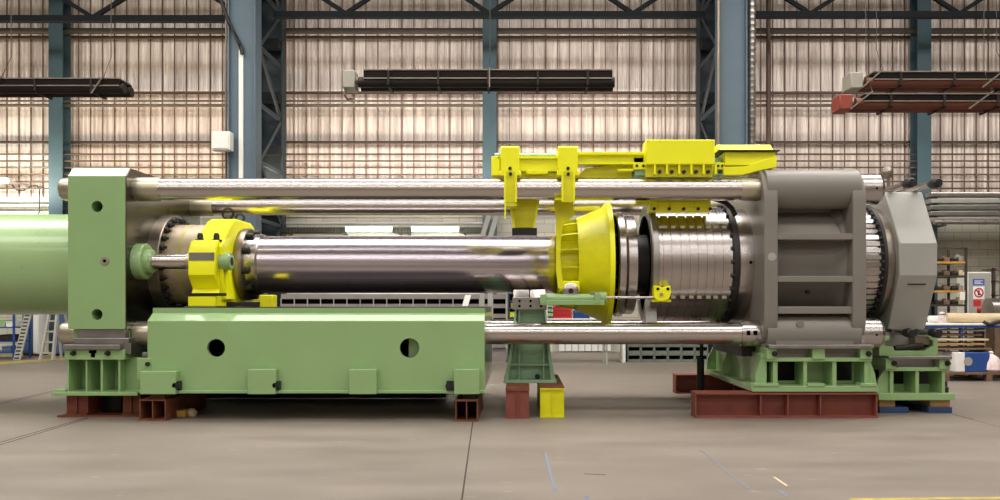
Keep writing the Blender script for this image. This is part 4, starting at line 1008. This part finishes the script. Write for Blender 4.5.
# --- left edge: shelf, plank, cabinets, step ladder
Y = 21.2
t = thing('storage_rack', 'blue storage rack at the left edge under the green tank', 'rack', (X(5,Y), Y, 0))
for p in (-24, 12.5):
    for yy in (Y, Y+.7): part('upright', B().box(X(p,Y), X(p+1.6,Y), yy, yy+.05, 0, Z(310,Y)), 'blue', t)
for py in (327, 341, 352): part('shelf_board', B().box(X(-24,Y), X(14,Y), Y, Y+.75, Z(py+1.2,Y), Z(py,Y)), 'blue', t)
for a, c, py, hh, m, lb in ((-3,4,327,.16,'green','green box on the upper shelf of the blue rack at left edge'), (5,12,327,.12,'white','white box on the upper shelf of the blue rack at left edge'), (-2,11,341,.14,'dark','dark box on the middle shelf of the blue rack at left edge'), (1,10,352,.12,'blue_grey','blue-grey box on the lowest shelf of the blue rack at left edge')):
    tt = thing('storage_box', lb, 'box', (X((a+c)/2,Y), Y+.3, Z(py,Y)), 'boxes on the blue rack')
    part('box_body', B().box(X(a,Y), X(c,Y), Y+.03, Y+.5, Z(py,Y), Z(py,Y)+hh), m, tt, bevel=.01)
    part('box_rim', B().box(X(a,Y)-.01, X(c,Y)+.01, Y+.02, Y+.51, Z(py,Y)+hh, Z(py,Y)+hh+.02), m, tt)
Y = 21.0
t = thing('perforated_plank', 'leaning grey perforated metal plank beside the blue rack', 'plank', (X(17,Y), Y, 0))
part('plank_face', B().add([(X(13,Y),Y,0),(X(20,Y),Y,0),(X(24,Y),Y+.5,1.6),(X(17,Y),Y+.5,1.6),(X(13,Y),Y+.04,0),(X(20,Y),Y+.04,0),(X(24,Y),Y+.54,1.6),(X(17,Y),Y+.54,1.6)], [(0,1,2,3),(7,6,5,4),(0,4,5,1),(1,5,6,2),(2,6,7,3),(3,7,4,0)]), 'grey_light', t)
b = B()
for k in range(18):
    f_ = k/18+.02; x = X(14.2+4*f_, Y); b.box(x, x+.11, Y+.5*f_-.012, Y+.5*f_+.02, 1.6*f_, 1.6*f_+.035)
part('perforations', b, 'pipe_dark', t)
Y = 22.6
for a, c, m, lb in ((22,32.5,'blue_grey','blue-grey locker right of the leaning plank'), (33,38.5,'white','narrow white locker behind the step ladder'), (54,66,'blue_grey','blue-grey locker right of the step ladder beside the left platen')):
    t = thing('locker', lb, 'locker', (X((a+c)/2,Y), Y+.25, 0), 'lockers at the far left wall')
    part('locker_case', B().box(X(a,Y), X(c,Y), Y, Y+.5, .05, 1.75), m, t, bevel=.01)
    part('door', B().box(X(a,Y)+.015, X(c,Y)-.015, Y-.02, Y, .08, 1.72), m, t, bevel=.006)
    part('plinth', B().box(X(a,Y)+.02, X(c,Y)-.02, Y+.02, Y+.48, 0, .05), 'dark', t)
Y = 20.8
t = thing('step_ladder', 'grey step ladder standing by the lockers under the tank', 'ladder', (X(47,Y), Y, 0))
for a, c in ((40.5,43.5),(53,49.5)):
    part('stile', B().bar((X(a,Y),Y,0), (X(c,Y),Y+.45,1.75), .05, .09), 'grey_light', t)
    part('rear_leg', B().bar((X(a,Y),Y+.95,0), (X(c,Y),Y+.5,1.75), .04, .06), 'grey_light', t)
for k in range(6):
    f_ = (k+.7)/6.6; part('step', B().box(X(40.5+3*f_,Y), X(53-3.5*f_,Y), Y+.45*f_-.02, Y+.45*f_+.1, 1.75*f_-.02, 1.75*f_+.02), 'grey_light', t)
part('top_platform', B().box(X(43,Y), X(50,Y), Y+.36, Y+.56, 1.73, 1.78), 'grey_light', t)
# wall cable left
solo('wall_cable', B().tube([(X(11,24.3),24.35,Z(185,24.3)),(X(16,24.3),24.35,Z(190,24.3)),(X(22,24.3),24.35,Z(190.5,24.3)),(X(30,24.3),24.35,Z(186,24.3)),(X(36,24.3),24.35,Z(185,24.3)),(X(38.5,24.3),24.35,Z(189,24.3)),(X(38.5,24.3),24.35,Z(211,24.3)),(X(36,24.3),24.35,Z(216,24.3))], .018, 8), 'black', 'thin black cable sagging across the wall above the tank', 'cable')

# --- right edge: rack, notice cabinet, table with rolls, pallet goods
Y = 18.5
t = thing('shelving_rack', 'tall grey shelving rack with wooden shelves behind the locking head', 'rack', (X(950,Y), Y, 0))
for p in (926, 965.5):
    for yy in (Y, Y+.75): part('upright', B().box(X(p,Y), X(p+2,Y), yy, yy+.05, 0, Z(248,Y)), 'pipe_dark', t)
lev = (262, 276, 291, 305, 321)
for i, py in enumerate(lev): part('shelf_board', B().box(X(926,Y), X(967,Y), Y+.01, Y+.75, Z(py+1.4,Y), Z(py-.6,Y)), 'wood_orange' if i in (0,2,4) else 'pipe_dark', t)
part('top_bar', B().box(X(926,Y), X(967.5,Y), Y, Y+.03, Z(249,Y), Z(247.5,Y)), 'pipe_dark', t)
part('inner_post', B().box(X(943,Y), X(946,Y), Y+.5, Y+.55, 0, Z(250,Y)), 'black', t)
words_ = ('first shelf from the top', 'second shelf from the top', 'third shelf from the top', 'fourth shelf from the top')
rr = random.Random(3)
for i, py in enumerate(lev[:4]):
    for j, (a, wd, hh, m, nm) in enumerate(((937.5,6.5,.1,'dark','dark'), (945.5,6,.13,'wood_dark','brown'), (953,6.5,.1,'black','black'), (960.5,4,.16,'cardboard' if i % 2 else 'grey_box','pale'))):
        tt = thing('spare_part', nm+' box-like spare part on the '+words_[i]+' of the tall rack', 'spare part', (X(a+wd/2,Y), Y+.2, Z(py-.6,Y)), 'spare parts on the tall rack')
        z0 = Z(py-.6,Y); x0, x1 = X(a,Y), X(a+wd,Y)
        part('housing', B().box(x0, x1, Y+.05, Y+.4, z0, z0+hh*.7), m, tt, bevel=.01)
        part('cap', B().lathe([(z0+hh*.7,.05),(z0+hh,.04)], ((x0+x1)/2, Y+.2), 'z', 12), m, tt)
solo('hanging_tag', B().box(X(960,Y-.03), X(965,Y-.03), Y-.03, Y-.02, Z(300,Y), Z(292,Y)), 'paper', 'white paper tag hanging on the tall rack right upright', 'tag')
Y = 20.5
t = thing('notice_cabinet', 'pale grey cabinet with a prohibition sign at the right edge', 'cabinet', (X(978,Y), Y, 0))
part('cabinet_case', B().box(X(967.5,Y), X(991,Y), Y, Y+.5, 0, Z(272,Y)), 'white', t, bevel=.012)
part('door', B().box(X(968.3,Y), X(990.2,Y), Y-.015, Y, .1, Z(273,Y)), 'grey_light', t, bevel=.006)
part('label_plate', B().box(X(972.5,Y), X(984,Y), Y-.022, Y-.015, Z(285,Y), Z(279,Y)), 'sign_blue', t, 'blue sign plate')
b = B()
for k in range(3): b.box(X(974,Y), X(982.5-(k % 2)*2,Y), Y-.026, Y-.022, Z(281.2+1.3*k,Y), Z(280.6+1.3*k,Y))
part('label_lines', b, 'paper', t)
sg = part('sign_plate', B().box(X(972.8,Y), X(984,Y), Y-.022, Y-.015, Z(299,Y), Z(286.5,Y)), 'paper', t, 'white sign plate')
c = (X(978.3,Y), Z(292.7,Y))
part('prohibition_ring', B().ring(Y-.028, Y-.022, .085, .118, c, 'y', 32), 'sign_red', sg)
part('prohibition_bar', B().bar((c[0]-.07,Y-.025,c[1]+.07), (c[0]+.07,Y-.025,c[1]-.07), .006, .03), 'sign_red', sg)
b = B(); b.lathe([(Y-.025,.022),(Y-.022,.022)], (c[0]+.0,c[1]+.04), 'y', 12); b.box(c[0]-.025, c[0]+.025, Y-.025, Y-.022, c[1]-.06, c[1]+.02)
part('pictogram', b, 'black', sg)
part('red_label', B().box(X(973,Y), X(980.5,Y), Y-.022, Y-.015, Z(306,Y), Z(300,Y)), 'sign_red', t, 'red label')
t = thing('extinguisher', 'dark pole-mounted bottle in front of the notice cabinet', 'bottle', (X(979,20), 20, 0))
part('bottle_body', B().lathe([(0,.12),(.9,.12),(1.1,.09),(1.2,.04),(1.24,.04)], (X(979,20.1),20.1), 'z', 20), 'dark', t)
part('valve', B().lathe([(1.24,.05),(1.30,.05),(1.34,.02)], (X(979,20.1),20.1), 'z', 12), 'sign_red', t)
t = thing('drum_roll', 'large silver cylinder lying behind the table at the right edge', 'roll', (X(1000,19.5), 19.5, .7))
part('roll_body', B().lathe([(X(987,19.5),.15),(X(987.5,19.5),.27),(X(1040,19.5),.27)], (19.5, Z(310,19.5)), 'x', 40), 'duct', t)
for p in (990, 1030): part('roll_stand', B().box(X(p,19.5), X(p+5,19.5), 19.3, 19.7, 0, Z(321,19.5)), 'wood_dark', t)
t = thing('tall_locker', 'dark upright frame at the right edge behind the silver cylinder', 'frame', (X(1002,21), 21, 0))
for p in (993, 1020): part('upright', B().box(X(p,21), X(p+2.5,21), 21, 21.06, 0, Z(268,21)), 'pipe_dark', t)
for py in (270, 282, 296): part('shelf_board', B().box(X(993,21), X(1022,21), 21, 21.5, Z(py,21), Z(py-1.5,21)), 'wood_dark', t)
# stacked long bars on the wall
Y = 23.0
t = thing('bar_rack', 'rack of long grey bars on the right wall below the cream sheeting', 'rack', (X(985,Y), Y, Z(226,Y)))
for k, py in enumerate((192, 198.5, 205, 211, 217.5)):
    part('stored_bar', B().box(X(931,Y), X(1060,Y), Y, Y+.35, Z(py+4.6,Y), Z(py,Y)), ('slide','grey_light','slide','slide','grey_box')[k], t, bevel=.02)
for p in (940, 1010): part('rack_arm', B().box(X(p,Y), X(p+3,Y), Y+.3, Y+.5, 0, Z(190,Y)), 'teal', t)
rb_z = Z(222,22.9)
solo('round_bar', B().tube([(X(934,22.9),22.9,rb_z),(X(1050,22.9),22.9,rb_z)], .07, 14), 'duct', 'bright round bar on the right wall below the grey bars', 'bar')
for p in (940, 1010): part('rack_arm', B().box(X(p,Y), X(p+3,Y), 22.8, Y+.5, rb_z-.12, rb_z-.07), 'teal', t)
# table with paper and rolls
Y = 15.6
t = thing('packing_table', 'table covered with blue-white sheets right of the locking head', 'table', (X(965,Y), Y, 0))
part('table_top', B().box(X(921,Y), X(1045,Y), Y, Y+1.2, Z(328,Y), Z(325.5,Y)), 'blue', t)
part('cover_sheet', B().box(X(920,Y), X(1000,Y), Y-.01, Y+1.1, Z(325.5,Y), Z(323.5,Y)), 'paper', t, 'white paper cover', bevel=.01)
for p in (923, 962, 1040):
    for yy in (Y+.05, Y+1.05): part('leg', B().box(X(p,Y), X(p+3,Y), yy, yy+.08, .18 if p < 1000 else 0, Z(328,Y)), 'blue_grey', t)
zt_ = Z(323.5, Y)
solo('card_tube', B().tube([(X(948,Y+.3),Y+.35,zt_+.1),(X(975,Y+.3),Y+.3,zt_+.095),(X(1040,Y+.3),Y+.3,zt_+.09)], .095, 20), 'cardboard', 'long beige cardboard tube lying on the packing table', 'tube')
solo('card_tube', B().tube([(X(930,Y+.7),Y+.75,zt_+.07),(X(1000,Y+.7),Y+.75,zt_+.07)], .065, 20), 'paper', 'pale cardboard tube behind the beige one on the table', 'tube')
t = thing('wrapped_bottle', 'white patterned bundle standing at the left of the table', 'bundle', (X(945,Y), Y+.1, zt_))
part('bundle_body', B().lathe([(zt_,.06),(zt_+.1,.08),(zt_+.2,.05),(zt_+.22,.02)], (X(946,Y), Y+.15), 'z', 14), 'pink', t)
part('bundle_tie', B().ring(zt_+.16, zt_+.18, .04, .07, (X(946,Y), Y+.15), 'z', 14), 'blue_grey', t)
solo('black_cable', B().tube([(X(984,Y),Y+.02,zt_+.03),(X(988,Y),Y-.05,zt_-.02),(X(993,Y),Y-.04,zt_-.0),(X(1004,Y),Y+.0,zt_+.06)], .035, 10), 'black', 'black bundle of cable draped over the table edge', 'cable')
# planks under the table on a pallet
p0 = pallet('weathered wooden pallet on the floor under the blue crate', X(940,15.5), X(1030,15.5), 15.35, 16.5, 'wood_dark')
Y = 15.5
for k, (m, lb) in enumerate((('wood_dark','lowest of the long boards lying under the packing table'), ('wood','second long board from the bottom under the packing table'), ('cardboard','third long board from the bottom under the packing table'), ('wood_dark','fourth long board from the bottom under the packing table'), ('cardboard','topmost of the long boards lying under the packing table'))):
    z = Z(350,Y)+.085*k
    solo('long_board', B().box(X(934+2*k,Y)-.05, X(992-(k % 2)*5,Y), Y+.05*k, Y+.7, z, z+.035), m, lb, 'board', 'long boards under the table', bevel=.005)
t = thing('board_trestle', 'low trestle carrying the long boards behind the blue crate', 'trestle', (X(965,Y), Y+.4, .17))
for p in (945, 985):
    part('trestle_leg', B().box(X(p,Y), X(p+2,Y), Y+.5, Y+.58, .17, Z(352,Y)), 'wood_dark', t); part('trestle_arm', B().box(X(p,Y), X(p+2,Y), Y+.05, Y+.7, Z(352,Y), Z(350,Y)), 'wood_dark', t)
Y = 15.4
t = thing('blue_crate', 'blue crate with a white end on the weathered pallet', 'crate', (X(972,Y), Y+.3, .17))
part('crate_shell', B().box(X(965,Y), X(990,Y), Y, Y+.45, .17, Z(352.5,Y)), 'blue', t, bevel=.012)
part('end_panel', B().box(X(955.5,Y), X(965,Y), Y-.0, Y+.45, .17, Z(352.5,Y)), 'paper', t, 'white end panel', bevel=.01)
part('round_label', B().lathe([(Y-.008,.08),(Y,.08)], (X(968,Y), Z(361.5,Y)), 'y', 24), 'grey_light', t)
t = thing('film_bag', 'pinkish white film-wrapped bag on the pallet at the right edge', 'bag', (X(995,Y), Y, .17))
bm_ = B(); zz = .17
bm_.lathe([(zz,.14),(zz+.04,.18),(zz+.16,.17),(zz+.26,.13),(zz+.31,.06),(zz+.33,.03)], (X(994,Y), Y+.1), 'z', 9)
part('bag_body', bm_, 'pink', t); part('bag_knot', B().lathe([(zz+.32,.03),(zz+.36,.05),(zz+.38,.02)], (X(994,Y), Y+.1), 'z', 8), 'pink', t)

# small wall gauge pin near the upper right nut
solo('post_knob', B().lathe([(12.2,.02),(12.25,.09),(12.3,.09),(12.33,.02)], (X(889,12.2), Z(172,12.2)), 'y', 14).box(X(888,12.25), X(890,12.25), 12.24, 12.30, 2.95, Z(172,12.25)), 'pipe', 'small grey disc on a stem behind the upper right rod nut', 'knob')

# ------------------------------------------------------------------ floor marks
def mark(name, pts, w, material, kind='structure'):
    b = B()
    for (a, c) in zip(pts[:-1], pts[1:]):
        p, q = Vector((*a, .002)), Vector((*c, .002)); d = (q-p).normalized(); n = Vector((-d.y, d.x, 0))*w/2
        b.add([p+n, p-n, q-n, q+n], [(0,1,2,3)])
    return struct(name, b, material)
def fl(px_, py): Y = H*F/(py-CY); return (X(px_,Y), Y)
mark('floor_joint', [fl(475,406), fl(462,499), (fl(462,499)[0]-.35, 3.0)], .014, 'crack')
for d in (0, 1):
    mark('floor_rail_groove', [fl(-60,459.5+3.5*d), fl(88,417.5+1.2*d)], .02, 'crack')
    mark('floor_rail_groove', [fl(-60,416+2*d), fl(58,390+1*d)], .02, 'crack')
mark('floor_line', [fl(-40,366), fl(70,358.5)], .75, 'floorline')
mark('floor_line', [fl(-40,357.5), fl(70,354)], .9, 'floorline')
mark('floor_line', [fl(850,499.5), fl(1010,498)], .06, 'floorline')
mark('chalk_marking', [fl(545,453), fl(555,491)], .025, 'chalk')
mark('chalk_marking', [fl(586,496), fl(588,502)], .03, 'chalk')
mark('chalk_marking', [fl(700,450), fl(750,490)], .014, 'chalk')
mark('chalk_marking', [fl(775,489), fl(789,497)], .03, 'chalk')
mark('scratch_marking', [fl(584,474), fl(606,475)], .02, 'crack')
mark('scratch_marking', [fl(774,477), fl(787,486)], .02, 'cardboard')
mark('floor_joint', [fl(945,412), fl(1010,430)], .012, 'crack')

# ================================================================== LIGHT
def area(name, loc, sx, sy, power, col=(1,.93,.82), rot=(0,0,0)):
    l = bpy.data.lights.new(name, 'AREA'); l.shape = 'RECTANGLE'; l.size = sx; l.size_y = sy; l.energy = power; l.color = col
    o = bpy.data.objects.new(name, l); COL.objects.link(o); o.location = loc; o.rotation_euler = rot; return o
for y, wd, p in ((-13.5, 2.0, 1600), (-5, 3.0, 1350), (4.4, 3.6, 2200), (13.4, 4.6, 4300)):
    area('hall_lamp', (0, y, 12.4), 36, wd, p, (1,.965,.92))
area('wall_glow_fill', (-13, 22.9, 4.5), 13, .25, 340, (1,.82,.58), (math.radians(158),0,0))  # added upward strips without fixtures, making the lower cladding glow
area('wall_glow_fill', (0, 22.9, 4.5), 13, .25, 360, (1,.87,.74), (math.radians(158),0,0))
area('wall_glow_fill', (11, 22.9, 4.5), 10, .25, 90, (1,.92,.82), (math.radians(160),0,0))
for px_ in (368, 435):
    area('tube_light', (X(px_,23), 22.9, 3.4), 1.2, .1, 60, (.9,1,.95), (math.radians(60),0,0))
area('tube_light', (X(-8,23), 22.9, Z(181,23)), 1.0, .1, 80, (.9,1,.95), (math.radians(80),0,0))
w = bpy.data.worlds.new('hall'); S.world = w; w.use_nodes = True
bg = w.node_tree.nodes['Background']; bg.inputs['Color'].default_value = (1,.92,.84,1); bg.inputs['Strength'].default_value = .3
